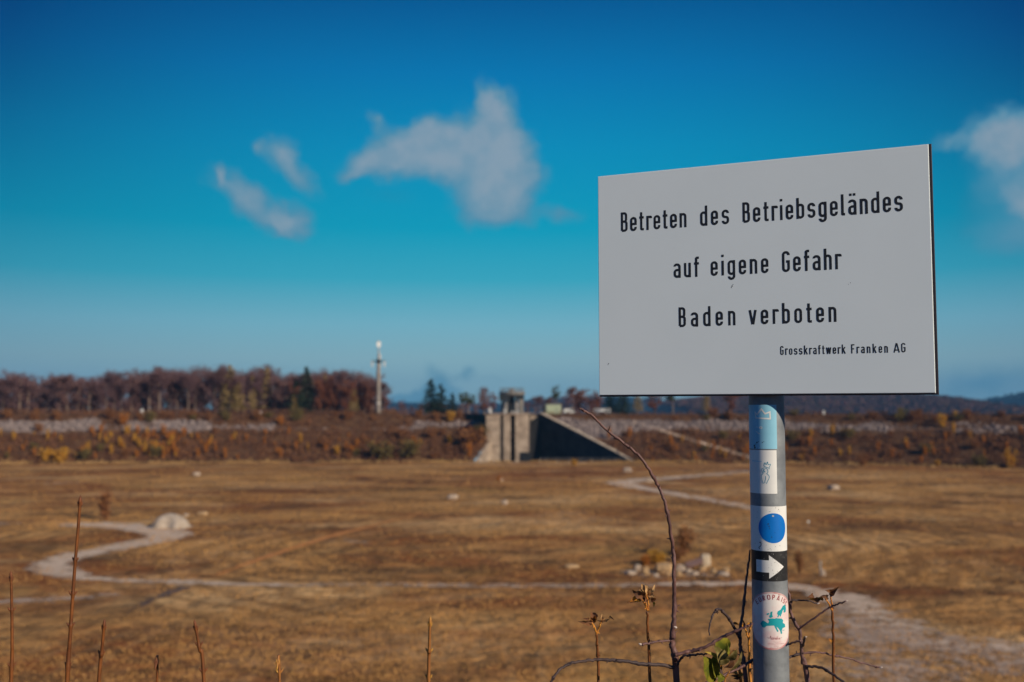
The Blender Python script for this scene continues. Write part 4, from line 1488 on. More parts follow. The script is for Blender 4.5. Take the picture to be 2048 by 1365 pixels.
shrub_at(SH_O[1], 1290, 1131, 22, 1.5, 'pale orange shrub at the end of the rubble heap away from the concrete block')
shrub_at(SH_B[2], 1368, 1112, 52, 0.8, 'tall thin olive brown shrub standing behind the rubble heap')
shrub_at(SH_B[1], 1352, 1122, 30, 1.2, 'low brown shrub behind the stones of the rubble heap')
shrub_at(SH_B[0], 211, 1040, 58, 0.5, 'tall thin reddish brown shrub standing alone on the grass near the gravel mound')
shrub_at(SH_B[2], 1600, 1146, 40, 0.5, 'thin olive brown shrub on the grass close to the sign pole')

# gravel mound with a hollow front
g = ground_hit(341, 1055); k = g.y / FPX
b_ = bmesh.new()
bmesh.ops.create_grid(b_, x_segments=36, y_segments=36, size=1.0)
for v in b_.verts:
    x, y = v.co.x, v.co.y
    r_ = math.hypot(x, y)
    h = max(0.0, 1 - r_ ** 2.2) ** 0.8
    h -= 0.75 * math.exp(-((x - 0.02) ** 2 / 0.10 + (y + 0.80) ** 2 / 0.14))
    h = max(h, -0.02) + 0.05 * noise.noise(Vector((x * 3, y * 3, 1)))
    v.co = Vector((x * 39 * k, y * 36 * k, h * 27 * k))
me = bpy.data.meshes.new('gravel_mound'); b_.to_mesh(me); b_.free()
me.materials.append(gravel_m)
o = bpy.data.objects.new('gravel_mound', me); COL.objects.link(o); o.location = g
tag(o, 'rounded pale gravel mound with a hollow front beside the winding path', 'mound')

# little reflector stake and stone post
g = ground_hit(1617, 1056)
stk = empty('reflector_stake', g, 'thin stake with a small bright round reflector on the grass near the sign pole', 'stake')
mb = MB(); mb.tube([(0, 0, 0), (0, 0, 1.1)], 0.03, 6); mb.build('stake', galv, stk)
mb = MB()
V = [(0.22 * math.cos(2 * math.pi * q / 16), yv, 1.15 + 0.22 * math.sin(2 * math.pi * q / 16)) for yv in (-0.06, -0.03) for q in range(16)]
mb.add(V, [tuple(range(16)), tuple(range(31, 15, -1))] + [(q + 16, (q + 1) % 16 + 16, (q + 1) % 16, q) for q in range(16)])
mb.build('reflector', white, stk)
g = ground_hit(1643, 1152)
pst = empty('boundary_post', g, 'short grey post with a pale stone foot on the grass beyond the sign pole', 'boundary post')
mb = MB(); mb.tube([(-0.12, 0, 0), (-0.12, 0, 2.0)], [0.13, 0.11], 8); mb.build('post', galv, pst)
mb = MB(); boulder_mesh(mb, (0.75, 0.7, 0.95), 51, (0.12, -0.1, 0)); mb.build('stone_foot', lime, pst)

# ------------------------------------------------------------------ far hills
wood_m = mat('far_wood_autumn', (0.085, 0.038, 0.050, 1), (0.105, 0.048, 0.040, 1), 0.02, 1.0, island=(0.075, 0.055, 0.035, 1), spec=0.0)
wood_dk = mat('far_wood_dark', (0.012, 0.03, 0.028, 1), (0.02, 0.034, 0.03, 1), 0.01, 1.0, island=(0.01, 0.022, 0.022, 1), spec=0.0)


def hill(name, prof, Y, depth, m, z0, wood=None, crown=7.0, n=0):
    """prof: (px, py) skyline at distance Y; a ridge with real depth, rising from z0"""
    xs = [p_[0] for p_ in prof]; ys = [p_[1] for p_ in prof]
    nx, ny = 80, 16
    V = []; F = []
    X0 = (xs[0] - CX) / FPX * Y; X1 = (xs[-1] - CX) / FPX * Y
    for j in range(ny + 1):
        v = j / ny * 2 - 1
        for i in range(nx + 1):
            u = i / nx
            px = xs[0] + (xs[-1] - xs[0]) * u
            top = at(px, np.interp(px, xs, ys), Y).z - crown * 0.8
            x = X0 + (X1 - X0) * u
            y = Y + v * depth
            z = z0 + max(0.0, top - z0) * (math.cos(v * math.pi / 2) ** 1.2 if abs(v) < 1 else 0)
            z += noise.noise(Vector((x * 0.004, y * 0.004, 4))) * (top - z0) * 0.06
            V.append((x, y, z))
    for j in range(ny):
        for i in range(nx):
            a_ = j * (nx + 1) + i
            F.append((a_, a_ + 1, a_ + nx + 2, a_ + nx + 1))
    o = np_mesh(name, V, F, m)
    tag(o, kind='structure')
    if n:
        V = np.array(V).reshape(ny + 1, nx + 1, 3)
        ui = rng.random(n) * nx; vj = rng.random(n) * (ny * 0.62)
        i0 = ui.astype(int); j0 = vj.astype(int); fu = (ui - i0)[:, None]; fv = (vj - j0)[:, None]
        B = (V[j0, i0] * (1 - fu) + V[j0, i0 + 1] * fu) * (1 - fv) + (V[j0 + 1, i0] * (1 - fu) + V[j0 + 1, i0 + 1] * fu) * fv
        K = 9
        P = np.repeat(B, K, 0)
        h = crown * rng.uniform(0.6, 1.25, n); h = np.repeat(h, K)
        P = P + rng.normal(size=P.shape) * np.stack([h * 0.3, h * 0.3, h * 0.02], 1) + np.stack([h * 0, h * 0, h * rng.random(len(h)) * 0.7], 1)
        D, S = rand_dirs(len(P), 0.7)
        Vq, Fq = quads(P, D, S, h * rng.uniform(0.35, 0.7, len(P)), h * rng.uniform(0.2, 0.42, len(P)))
        w = np_mesh(wood or 'far_wood', Vq, Fq, m)
        tag(w, kind='stuff')
    return o


hill('near_hill', [(1330, 806), (1450, 791), (1560, 786), (1680, 786), (1780, 788), (1840, 793), (1880, 803), (1905, 815), (1935, 825), (1990, 828)], 2200, 450, wood_m, 14, 'hill_wood', 10.0, 12000)
hill('far_hill', [(1900, 828), (1940, 812), (1985, 803), (2048, 790), (2120, 778), (2300, 762)], 3600, 700, wood_dk, 8, 'hill_wood', 16.0, 3600)
hill('far_ridge', [(560, 815), (700, 808), (800, 806), (900, 810), (1000, 806), (1070, 800), (1130, 796), (1230, 794), (1330, 800), (1500, 814)], 4300, 800, wood_dk, 8, 'hill_wood', 16.0, 2200)

# ------------------------------------------------------------------ the sign
TH = 0.40921
RP = 0.0315                                     # pole radius
PX, PY = 0.4640, 1.8190                         # pole axis
GZ = CREST
sign = empty('sign', (PX, PY, GZ), 'grey white rectangular warning sign with dark German lettering on a stickered steel pole', 'sign', rz=-TH)
face_m = mat('sign_face', (0.785, 0.86, 0.90, 1), (0.755, 0.83, 0.868, 1), 3.5, 0.42, spec=0.35, contrast=(0.3, 0.7))
core_m = mat('sign_core', (0.035, 0.030, 0.038, 1), None, rough=0.55)
ink_m = mat('engraved_ink', (0.018, 0.022, 0.032, 1), None, rough=0.6, spec=0.2)
pole_m = mat('zinc_pole', (0.25, 0.27, 0.29, 1), (0.165, 0.18, 0.20, 1), 22.0, 0.55, metal=0.25, bump=0.0004, bscale=120.0, detail=7, spec=0.4)
chip_m = mat('chipped_spot', (0.10, 0.10, 0.105, 1), None, rough=0.8)

SX, SZ = -0.0084, CAM.z + 0.23977 - GZ          # sign centre in the sign's own axes
SYF = -0.0444                                   # front face
SW, SHH = 0.594, 0.42478


def board(lo, hi, c):
    mb = MB()
    x0, y0, z0 = lo; x1, y1, z1 = hi
    V = [(x0, y1, z0), (x1, y1, z0), (x1, y1, z1), (x0, y1, z1),
         (x0, y0 + c, z0), (x1, y0 + c, z0), (x1, y0 + c, z1), (x0, y0 + c, z1),
         (x0 + c, y0, z0 + c), (x1 - c, y0, z0 + c), (x1 - c, y0, z1 - c), (x0 + c, y0, z1 - c)]
    F = [(3, 2, 1, 0), (8, 9, 10, 11)]
    for k in range(4):
        j = (k + 1) % 4
        F.append((k, j, 4 + j, 4 + k)); F.append((4 + k, 4 + j, 8 + j, 8 + k))
    mb.add(V, F)
    return mb


brd = board((SX - SW / 2, SYF, SZ - SHH / 2 + 0.002), (SX + SW / 2 - 0.0035, SYF + 0.0016, SZ + SHH / 2), 0.0009).build('sign_board', face_m, sign)
board((SX - SW / 2 + 0.0003, SYF + 0.0018, SZ - SHH / 2 - 0.0008), (SX + SW / 2 + 0.0014, SYF + 0.0075, SZ + SHH / 2 + 0.0006), 0.0008).build('core_layer', core_m, brd)
mb = MB()
for dz in (-0.10, 0.10):
    mb.cbox((-0.045, SYF + 0.0078, SZ + dz - 0.02), (0.045, -0.021, SZ + dz + 0.02), 0.002)
    mb.lathe([(RP + 0.003, SZ + dz - 0.02), (RP + 0.003, SZ + dz + 0.02)], n=28)
mb.build('clamp', galv, sign)

mb = MB(); n_ = 64
hgt = SZ + SHH / 2 - 0.02
zsq = np.linspace(-0.25, hgt, 26)
mb.lathe([(RP, z) for z in zsq], n=n_)
mb.build('pole', pole_m, sign, True)

# stroke lettering -----------------------------------------------------------
def fillet(pts, rads, closed=False, seg=7):
    n = len(pts); out = []
    for i in range(n):
        p = Vector(pts[i]); r_ = rads[i]
        if r_ <= 0 or (not closed and i in (0, n - 1)):
            out.append(p); continue
        a = Vector(pts[i - 1]); c_ = Vector(pts[(i + 1) % n])
        u = (a - p); v = (c_ - p)
        lu, lv = u.length, v.length
        u.normalize(); v.normalize()
        ang = u.angle(v)
        tl = min(r_ / math.tan(ang / 2), lu * 0.5 if (closed or 0 < i - 1 or True) else lu, lv * 0.5)
        if i - 1 == 0 and not closed: tl = min(r_ / math.tan(ang / 2), lu * 0.98, lv * 0.5)
        if i + 1 == n - 1 and not closed: tl = min(r_ / math.tan(ang / 2), lu * 0.5 if i > 1 else lu, lv * 0.98)
        r2 = tl * math.tan(ang / 2)
        cen = p + (u + v).normalized() * (r2 / math.sin(ang / 2))
        s = p + u * tl; e = p + v * tl
        a0 = math.atan2(s.y - cen.y, s.x - cen.x); a1 = math.atan2(e.y - cen.y, e.x - cen.x)
        da = (a1 - a0 + math.pi) % (2 * math.pi) - math.pi
        for k in range(seg + 1):
            t_ = a0 + da * k / seg
            out.append(cen + Vector((math.cos(t_), math.sin(t_))) * r2)
    return out


def ribbon(pts, w, closed=False):
    """quads of a stroke of width w along 2-D points"""
    P = [pts[0]]
    for p in pts[1:]:
        if (p - P[-1]).length > 1e-7: P.append(p)
    if closed and (P[0] - P[-1]).length < 1e-7: P.pop()
    n = len(P); Lf = []; Rt = []
    for i in range(n):
        if closed or 0 < i < n - 1:
            d0 = (P[i] - P[i - 1]).normalized(); d1 = (P[(i + 1) % n] - P[i]).normalized()
        elif i == 0:
            d0 = d1 = (P[1] - P[0]).normalized()
        else:
            d0 = d1 = (P[-1] - P[-2]).normalized()
        n0 = Vector((-d0.y, d0.x)); n1 = Vector((-d1.y, d1.x))
        m = (n0 + n1)
        m = m.normalized() if m.length > 1e-6 else n0
        k = w * 0.5 / max(0.62, m.dot(n0))
        Lf.append(P[i] + m * k); Rt.append(P[i] - m * k)
    Q = []
    for i in range(n if closed else n - 1):
        j = (i + 1) % n
        Q.append((Rt[i], Rt[j], Lf[j], Lf[i]))
    return Q


def glyph(ch, w, s, cap, xh):
    """strokes (points, radii, closed) of a narrow technical letter, widths in cap units"""
    l, r = s / 2, w - s / 2
    T, X, B = cap - s / 2, xh - s / 2, s / 2
    q = min((r - l) / 2, 0.13 * cap / 1.0)
    q = (r - l) / 2
    M = xh * 0.5
    D = -0.24 * cap + s / 2
    S = []
    def st(p, rd=0, closed=False):
        S.append((p, rd if isinstance(rd, list) else [rd] * len(p), closed))
    base = ch
    dots = False
    if ch == 'ä': base = 'a'; dots = True
    if ch == 'Ä': base = 'A'; dots = True
    c = base
    if c == 'B':
        mid = cap * 0.52
        st([(l, B), (l, T), (r - 0.02, T), (r - 0.02, mid), (l, mid)], [0, 0, q * .9, q * .9, 0])
        st([(l, mid), (r, mid), (r, B), (l, B)], [0, q * .9, q * .9, 0])
    elif c == 'e':
        st([(l, M), (r, M), (r, X), (l, X), (l, B), (r, B), (r, B + 0.15)], [0, 0, q, q, q, q, 0])
    elif c == 't':
        x = w * 0.42
        st([(x, cap * 0.93), (x, B), (w, B)], [0, q * 0.8, 0]); st([(0, X), (w, X)])
    elif c == 'r':
        st([(l, 0), (l, xh)]); st([(l, X - q), (l, X), (w, X), (w, X - 0.07)], [0, q * .8, q * .5, 0])
    elif c == 'n':
        st([(l, 0), (l, xh)]); st([(l, X - q * 1.2), (l, X), (r, X), (r, 0)], [0, q, q, 0])
    elif c == 'h':
        st([(l, 0), (l, cap)]); st([(l, X - q * 1.2), (l, X), (r, X), (r, 0)], [0, q, q, 0])
    elif c == 'd':
        st([(r, 0), (r, cap)]); st([(r, X - q), (r, X), (l, X), (l, B), (r, B), (r, B + q)], [0, q, q, q, q, 0])
    elif c == 'b':
        st([(l, 0), (l, cap)]); st([(l, X - q), (l, X), (r, X), (r, B), (l, B), (l, B + q)], [0, q, q, q, q, 0])
    elif c == 'g':
        st([(r, xh), (r, D), (l, D), (l, D + 0.12)], [0, q, q, 0]); st([(r, X - q), (r, X), (l, X), (l, B), (r, B), (r, B + q)], [0, q, q, q, q, 0])
    elif c == 's':
        st([(r, X - 0.12), (r, X), (l, X), (l, M), (r, M), (r, B), (l, B), (l, B + 0.12)], [0, q, q, q * .95, q * .95, q, q, 0])
    elif c == 'i':
        st([(w / 2, 0), (w / 2, xh)]); st([(w / 2, cap * 0.9), (w / 2, cap * 0.9 + s)])
    elif c == 'l':
        st([(l, cap), (l, B), (w, B)], [0, q * 0.6, 0])
    elif c == 'a':
        st([(l, X - 0.09), (l, X), (r, X), (r, 0)], [0, q, q, 0]); st([(r, M + 0.03), (l, M + 0.03), (l, B), (r, B), (r, B + q)], [0, q, q, q, 0])
    elif c == 'u':
        st([(r, 0), (r, xh)]); st([(l, xh), (l, B), (r, B), (r, B + q * 1.2)], [0, q, q, 0])
    elif c == 'f':
        x = w * 0.42
        st([(w, T), (x, T), (x, 0)], [0, q * .8, 0]); st([(0, X), (w, X)])
    elif c == 'G':
        st([(r, T - 0.14), (r, T), (l, T), (l, B), (r, B), (r, cap * 0.5), (w * 0.52, cap * 0.5)], [0, q, q, q, q, 0, 0])
    elif c == 'v':
        st([(l * .8, xh), (w / 2 - s * .12, B * .25)]); st([(w / 2 + s * .12, B * .25), (w - l * .8, xh)])
    elif c == 'w':
        st([(l * .7, xh), (w * .29, 0)]); st([(w * .29, 0), (w / 2, xh)]); st([(w / 2, xh), (w * .71, 0)]); st([(w * .71, 0), (w - l * .7, xh)])
    elif c == 'o':
        st([(r, M), (r, X), (l, X), (l, B), (r, B)], [0, q, q, q, q], True)
    elif c == 'k':
        st([(l, 0), (l, cap)]); st([(r + s * .1, xh), (l, xh * 0.42)]); st([(l + (r - l) * 0.36, xh * 0.62), (r + s * .2, 0)])
    elif c == 'F':
        st([(l, 0), (l, T), (w, T)]); st([(l, cap * .5), (w * .88, cap * .5)])
    elif c == 'E':
        st([(w, T), (l, T), (l, B), (w, B)]); st([(l, cap * .5), (w * .88, cap * .5)])
    elif c == 'A':
        st([(l * .7, 0), (w / 2 - s * .12, cap)]); st([(w / 2 + s * .12, cap), (w - l * .7, 0)]); st([(w * .2, cap * .27), (w * .8, cap * .27)])
    elif c == 'U':
        st([(l, cap), (l, B), (r, B), (r, cap)], [0, q, q, 0])
    elif c == 'R':
        mid = cap * .5
        st([(l, 0), (l, T), (r, T), (r, mid), (l, mid)], [0, 0, q, q, 0]); st([(w * .5, mid), (r, 0)])
    elif c == 'P':
        mid = cap * .46
        st([(l, 0), (l, T), (r, T), (r, mid), (l, mid)], [0, 0, q, q, 0])
    elif c == 'O':
        st([(r, cap / 2), (r, T), (l, T), (l, B), (r, B)], [0, q, q, q, q], True)
    elif c == 'I':
        st([(w / 2, 0), (w / 2, cap)])
    elif c == 'S':
        mid = cap * .52
        st([(r, T - 0.12), (r, T), (l, T), (l, mid), (r, mid), (r, B), (l, B), (l, B + 0.12)], [0, q, q, q, q, q, q, 0])
    elif c == 'C':
        st([(r, T - 0.16), (r, T), (l, T), (l, B), (r, B), (r, B + 0.16)], [0, q, q, q, q, 0])
    elif c == 'J':
        st([(r, cap), (r, B), (l, B), (l, B + .15)], [0, q, q, 0])
    if dots:
        y0 = xh + 0.17 if ch == 'ä' else cap + 0.10
        for x in (w * .28, w * .74): st([(x, y0), (x, y0 + s)])
    return S


WID = dict(B=.355, e=.345, t=.235, r=.235, n=.345, d=.355, s=.355, i=.12, b=.355, g=.36, l=.17, ä=.36, a=.355, u=.345, f=.24, G=.36, h=.345, v=.36, o=.35, k=.37,
           w=.50, F=.33, A=.50, E=.5, U=.55, R=.52, O=.62, P=.5, Ä=.6, I=.15, S=.5, C=.55, J=.4)


def word_quads(word, x0, x1, base, cap, stroke, wk=1.0):
    ws = [WID[c_] * cap * wk for c_ in word]
    gap = (x1 - x0 - sum(ws)) / max(1, len(word) - 1)
    Q = []; x = x0
    for c_, w in zip(word, ws):
        for (p, rd, cl) in glyph(c_, w / cap, stroke / cap, 1.0, 0.72):
            pts = fillet([Vector(a_) for a_ in p], rd, cl)
            Q.append([[Vector((x + v.x * cap, base + v.y * cap)) for v in qd] for qd in ribbon(pts, stroke / cap, cl)])
        x += w + gap
    return Q


LINES = [
    ([('Betreten', -251.2, -124.3), ('des', -98.6, -45.4), ('Betriebsgeländes', -21.0, 250.6)], 100.6, 37.6, 4.4, 1.0),
    ([('auf', -149.6, -102.0), ('eigene', -80.4, 23.5), ('Gefahr', 47.4, 146.8)], 6.6, 37.6, 4.4, 1.0),
    ([('Baden', -141.2, -36.8), ('verboten', -12.6, 138.0)], -85.4, 36.8, 4.4, 1.03),
    ([('Grosskraftwerk', 41.3, 151.8), ('Franken', 161.0, 220.6), ('AG', 229.6, 248.5)], -141.2, 16.0, 2.05, 1.04),
]
for words_, base_, cap_, stroke_, wk_ in LINES:
    for (wd, x0, x1) in words_:
        mb = MB()
        lay = 0
        for strokes in word_quads(wd, x0, x1, base_, cap_, stroke_, 1.2 if wd == 'AG' else wk_):
            lay = (lay + 1) % 4
            y = SYF - 0.00018 - 0.00004 * lay
            for qd in strokes:
                mb.add([(SX + v.x / 1000, y, SZ + v.y / 1000) for v in qd], [(0, 1, 2, 3)])
        mb.build('lettering', ink_m, brd)


def on_face(px, py):
    """sign-face coordinates (metres from the centre) under a frame point"""
    ex = Vector((math.cos(TH), -math.sin(TH), 0)); nn = Vector((-math.sin(TH), -math.cos(TH), 0))
    c0 = Vector((PX, PY, GZ)) + ex * SX - Vector((-nn.x, -nn.y, 0)) * (-SYF) + Vector((0, 0, SZ))
    d = ray(px, py)
    t_ = ((c0 - CAM).dot(nn)) / d.dot(nn)
    p = CAM + d * t_ - c0
    return p.dot(ex), p.z


mb = MB()
for (px, py, r_) in ((1464.5, 572.5, 0.0014), (1462.8, 575.5, 0.0011), (1466, 569.5, 0.0008), (1217, 728, 0.0011), (1215.6, 730, 0.0007), (1701, 566, 0.0007), (1697, 569, 0.0006)):
    u_, v_ = on_face(px, py)
    rj = random.Random(int(px))
    mb.add([(SX + u_ + r_ * rj.uniform(.6, 1.2) * math.cos(a * .785), SYF - 0.00012, SZ + v_ + r_ * rj.uniform(.6, 1.2) * math.sin(a * .785)) for a in range(8)], [tuple(range(8))])
mb.build('chip', chip_m, brd)

# stickers wrapped on the pole ------------------------------------------------
_c0 = Vector((-PX, -PY, 0)).normalized()
_rot = Matrix.Rotation(TH, 3, 'Z')
C0L = _rot @ _c0
R0L = Vector((-C0L.y, C0L.x, 0))


def row_z(py):
    return at(1535, py, PY - RP).z - GZ


def phi_of(px, xc, hw):
    return math.asin(max(-1, min(1, (px - xc) / hw)))


def cyl(name, polys, off, m, parent, layers=False):
    """2-D polygons (u = arc length from the camera side, v = height) laid round the pole"""
    b_ = bmesh.new()
    for i, pl in enumerate(polys):
        vs_ = [b_.verts.new((p[0], p[1], (i % 5) * 0.00003 if layers else 0)) for p in pl]
        try: b_.faces.new(vs_)
        except ValueError: pass
    us = [v.co.x for v in b_.verts]
    u0 = math.floor(min(us) / 0.0025) * 0.0025
    while u0 < max(us):
        bmesh.ops.bisect_plane(b_, geom=b_.verts[:] + b_.edges[:] + b_.faces[:], plane_co=(u0, 0, 0), plane_no=(1, 0, 0))
        u0 += 0.0025
    bmesh.ops.triangulate(b_, faces=b_.faces[:])
    for v in b_.verts:
        a = v.co.x / RP
        rr_ = RP + off + v.co.z
        q = C0L * (math.cos(a) * rr_) + R0L * (math.sin(a) * rr_)
        v.co = Vector((q.x, q.y, v.co.y))
    bmesh.ops.recalc_face_normals(b_, faces=b_.faces[:])
    me = bpy.data.meshes.new(name); b_.to_mesh(me); b_.free()
    # outward normals
    if len(me.polygons):
        p0 = me.polygons[0]
        if p0.normal.dot(Vector((p0.center.x, p0.center.y, 0))) < 0: me.flip_normals()
    me.materials.append(m)
    o = bpy.data.objects.new(name, me); COL.objects.link(o); o.parent = parent
    return o


def rect(u0, u1, v0, v1):
    return [(u0, v0), (u1, v0), (u1, v1), (u0, v1)]


def ell(u, v, ru, rv_, n=40, a0=0, a1=2 * math.pi):
    return [(u + ru * math.cos(a0 + (a1 - a0) * k / n), v + rv_ * math.sin(a0 + (a1 - a0) * k / n)) for k in range(n)]


def stroke2(pts, w, closed=False, rad=0.0):
    P = fillet([Vector(p) for p in pts], [rad] * len(pts), closed, 4)
    return [[(v.x, v.y) for v in qd] for qd in ribbon(P, w, closed)]


def smooth2(pts, w):
    P = [Vector((p.x, p.y)) for p in catmull([(*p, 0.0) for p in pts], False, 6)]
    return [[(v.x, v.y) for v in qd] for qd in ribbon(P, w)]


turq = mat('sticker_turquoise', (0.27, 0.57, 0.74, 1), (0.24, 0.53, 0.69, 1), 30, 0.45)
turq_dark = mat('sticker_teal_shade', (0.13, 0.40, 0.50, 1), None, rough=0.45)
paper = mat('sticker_paper', (0.78, 0.78, 0.76, 1), (0.74, 0.74, 0.73, 1), 40, 0.5)
paper_pale = mat('sticker_print_white', (0.74, 0.74, 0.72, 1), None, rough=0.5)
pen = mat('sticker_blue_line', (0.008, 0.27, 0.42, 1), None, rough=0.5)
blue = mat('trail_blue', (0.002, 0.185, 0.62, 1), (0.002, 0.15, 0.55, 1), 20, 0.4)
black = mat('sticker_black', (0.018, 0.018, 0.020, 1), (0.03, 0.03, 0.032, 1), 60, 0.45)
pink = mat('sticker_faded_pink', (0.74, 0.52, 0.52, 1), (0.76, 0.71, 0.69, 1), 28, 0.5, contrast=(0.35, 0.6))
maroon = mat('sticker_maroon', (0.24, 0.015, 0.03, 1), (0.42, 0.05, 0.055, 1), 60, 0.5)
teal = mat('sticker_teal', (0.01, 0.36, 0.40, 1), (0.01, 0.32, 0.38, 1), 60, 0.5)
grime = mat('grime', (0.05, 0.05, 0.05, 1), None, rough=0.8)
grime_pale = mat('scuff', (0.42, 0.42, 0.42, 1), None, rough=0.8)

MPP = 1.79 / FPX                                   # metres per frame unit at the pole's near side

# 1 turquoise sticker with crown
xc, hw = 1531.0, 34.0
ua, ub = RP * -1.62, RP * phi_of(1549.5, xc, hw)
va, vb = row_z(898.5), row_z(810)
s1 = cyl('sticker', [rect(ua, ub, va, vb)], 0.00012, turq, sign)
s1['label'] = 'turquoise crown sticker'
U = lambda px, xc_=xc, hw_=hw: RP * phi_of(px, xc_, hw_)
Zp = row_z
cr = [(1509, 824.5), (1513, 829.5), (1521, 818.5), (1528, 828), (1537, 824.5), (1537.5, 838), (1511, 836.5)]
cyl('crown_mark', stroke2([(U(x), Zp(y)) for x, y in cr], 0.0026, True), 0.00024, paper_pale, s1, True)
eye = [ell(U(1519.5), Zp(856), 0.0030, 0.0024, 16), [(U(1510), Zp(854.3)), (U(1517), Zp(854.8)), (U(1517), Zp(855.4)), (U(1510), Zp(855.0))]]
nose = [[(U(1509), Zp(862)), (U(1513), Zp(864)), (U(1519), Zp(869)), (U(1515), Zp(868.5))]]
cyl('eye_mark', eye[:1], 0.00028, paper_pale, s1)
cyl('brow_mark', eye[1:] + nose, 0.00024, paper_pale, s1, True)
cyl('pupil_mark', [ell(U(1520), Zp(856), 0.0011, 0.0009, 10)], 0.00034, turq_dark, s1)
gr_ = []
rg = random.Random(3)
for (x, y, r_) in ((1508, 896, 2.6), (1507, 892, 2.0), (1510, 889, 1.2), (1512, 886, 1.6), (1515, 884.5, 1.0), (1522, 885.5, 1.0), (1525, 884, .8), (1517, 893, .7), (1519, 897, .6), (1513, 897, .7)):
    gr_.append([(U(x) + MPP * r_ * rg.uniform(.5, 1.2) * math.cos(a), Zp(y) + MPP * r_ * rg.uniform(.5, 1.3) * math.sin(a)) for a in np.linspace(0, 6.28, 9)[:-1]])
cyl('grime_spot', gr_, 0.0003, grime, s1, True)

# 2 white sticker with a crowned line figure
xc2, hw2 = 1532.5, 34.3
U2 = lambda px: RP * phi_of(px, xc2, hw2)
s2 = cyl('sticker', [rect(RP * -1.6, U2(1549.8), row_z(988), row_z(901))], 0.00014, paper, sign)
s2['label'] = 'white sticker with a blue line drawing'
W2 = 0.00090
lines = []
for pl in ([(1525.5, 932.5), (1527.5, 926), (1530, 930), (1532.5, 924.5), (1534, 929.5), (1538, 929), (1535.5, 936)], [(1525.5, 932.5), (1530, 935), (1535.5, 937), (1535, 939)],
           [(1524.5, 947), (1521.5, 943), (1522, 938.5), (1526, 936.5), (1531, 938), (1533, 942), (1532.5, 946), (1530, 948)],
           [(1524, 939), (1527, 940.5), (1524, 942), (1528, 944.5), (1524.5, 944.5)],
           [(1524.5, 947.5), (1521, 951), (1521, 957), (1522.5, 963), (1524.5, 968)], [(1530.5, 948), (1535, 952), (1535, 957), (1532, 963), (1530, 968)],
           [(1528.5, 953), (1528.8, 958), (1527.5, 962), (1527, 967)]):
    lines += smooth2([(U2(x), Zp(y)) for x, y in pl], W2)
cyl('figure_drawing', lines, 0.0003, pen, s2, True)
cyl('faint_line', [[(U2(1504), Zp(922.5)), (U2(1522), Zp(923)), (U2(1522), Zp(924)), (U2(1504), Zp(924))]], 0.00026, turq, s2)

# 3 trail mark: blue disc on a white band
xc3, hw3 = 1535.3, 35.0
U3 = lambda px: RP * phi_of(px, xc3, hw3)
s3 = cyl('sticker', [rect(-RP * 1.75, RP * 1.75, row_z(1103.3), row_z(1013.5))], 0.00012, paper, sign)
s3['label'] = 'white trail band with a blue disc'
cyl('blue_disc', [ell(U3(1516) * .5 + U3(1567) * .5, (Zp(1027) + Zp(1087)) / 2, (U3(1567) - U3(1516)) / 2, (Zp(1027) - Zp(1087)) / 2, 56)], 0.00026, blue, s3)
gr_ = []
for (x, y, r_) in ((1535, 1048, 1.6), (1536.5, 1053, 1.6), (1534, 1050, 1.2), (1537, 1058, 1.0), (1541, 1075, 1.3), (1547, 1066, .9), (1553, 1060, .5), (1527, 1053, .6), (1531, 1040, .5), (1556, 1077, .5)):
    gr_.append([(U3(x) + MPP * r_ * rg.uniform(.4, 1.1) * math.cos(a), Zp(y) + MPP * r_ * rg.uniform(.5, 1.5) * math.sin(a)) for a in np.linspace(0, 6.28, 8)[:-1]])
cyl('scratch', gr_, 0.00034, mat('dark_blue_scratch', (0.02, 0.07, 0.20, 1), None, rough=0.7), s3, True)
cyl('scuff_spot', [ell(U3(1544), Zp(1032.5), 0.0021, 0.0016, 9)], 0.00036, grime_pale, s3)
gr_ = []
for _ in range(34):
    x, y = rg.choice([(rg.uniform(1502, 1514), rg.uniform(1015, 1102)), (rg.uniform(1515, 1569), rg.uniform(1015, 1026)), (rg.uniform(1515, 1569), rg.uniform(1088, 1102))]); r_ = rg.uniform(.25, .8)
    gr_.append([(U3(x) + MPP * r_ * rg.uniform(.4, 1.1) * math.cos(a), Zp(y) + MPP * r_ * rg.uniform(.5, 1.5) * math.sin(a)) for a in np.linspace(0, 6.28, 7)[:-1]])
gr_ += smooth2([(U3(x), Zp(y)) for x, y in ((1517, 1087), (1519.5, 1086), (1520.5, 1090), (1519, 1094), (1516, 1097), (1518, 1100))], 0.0011)
cyl('grime_spot', gr_, 0.0003, grime, s3, True)

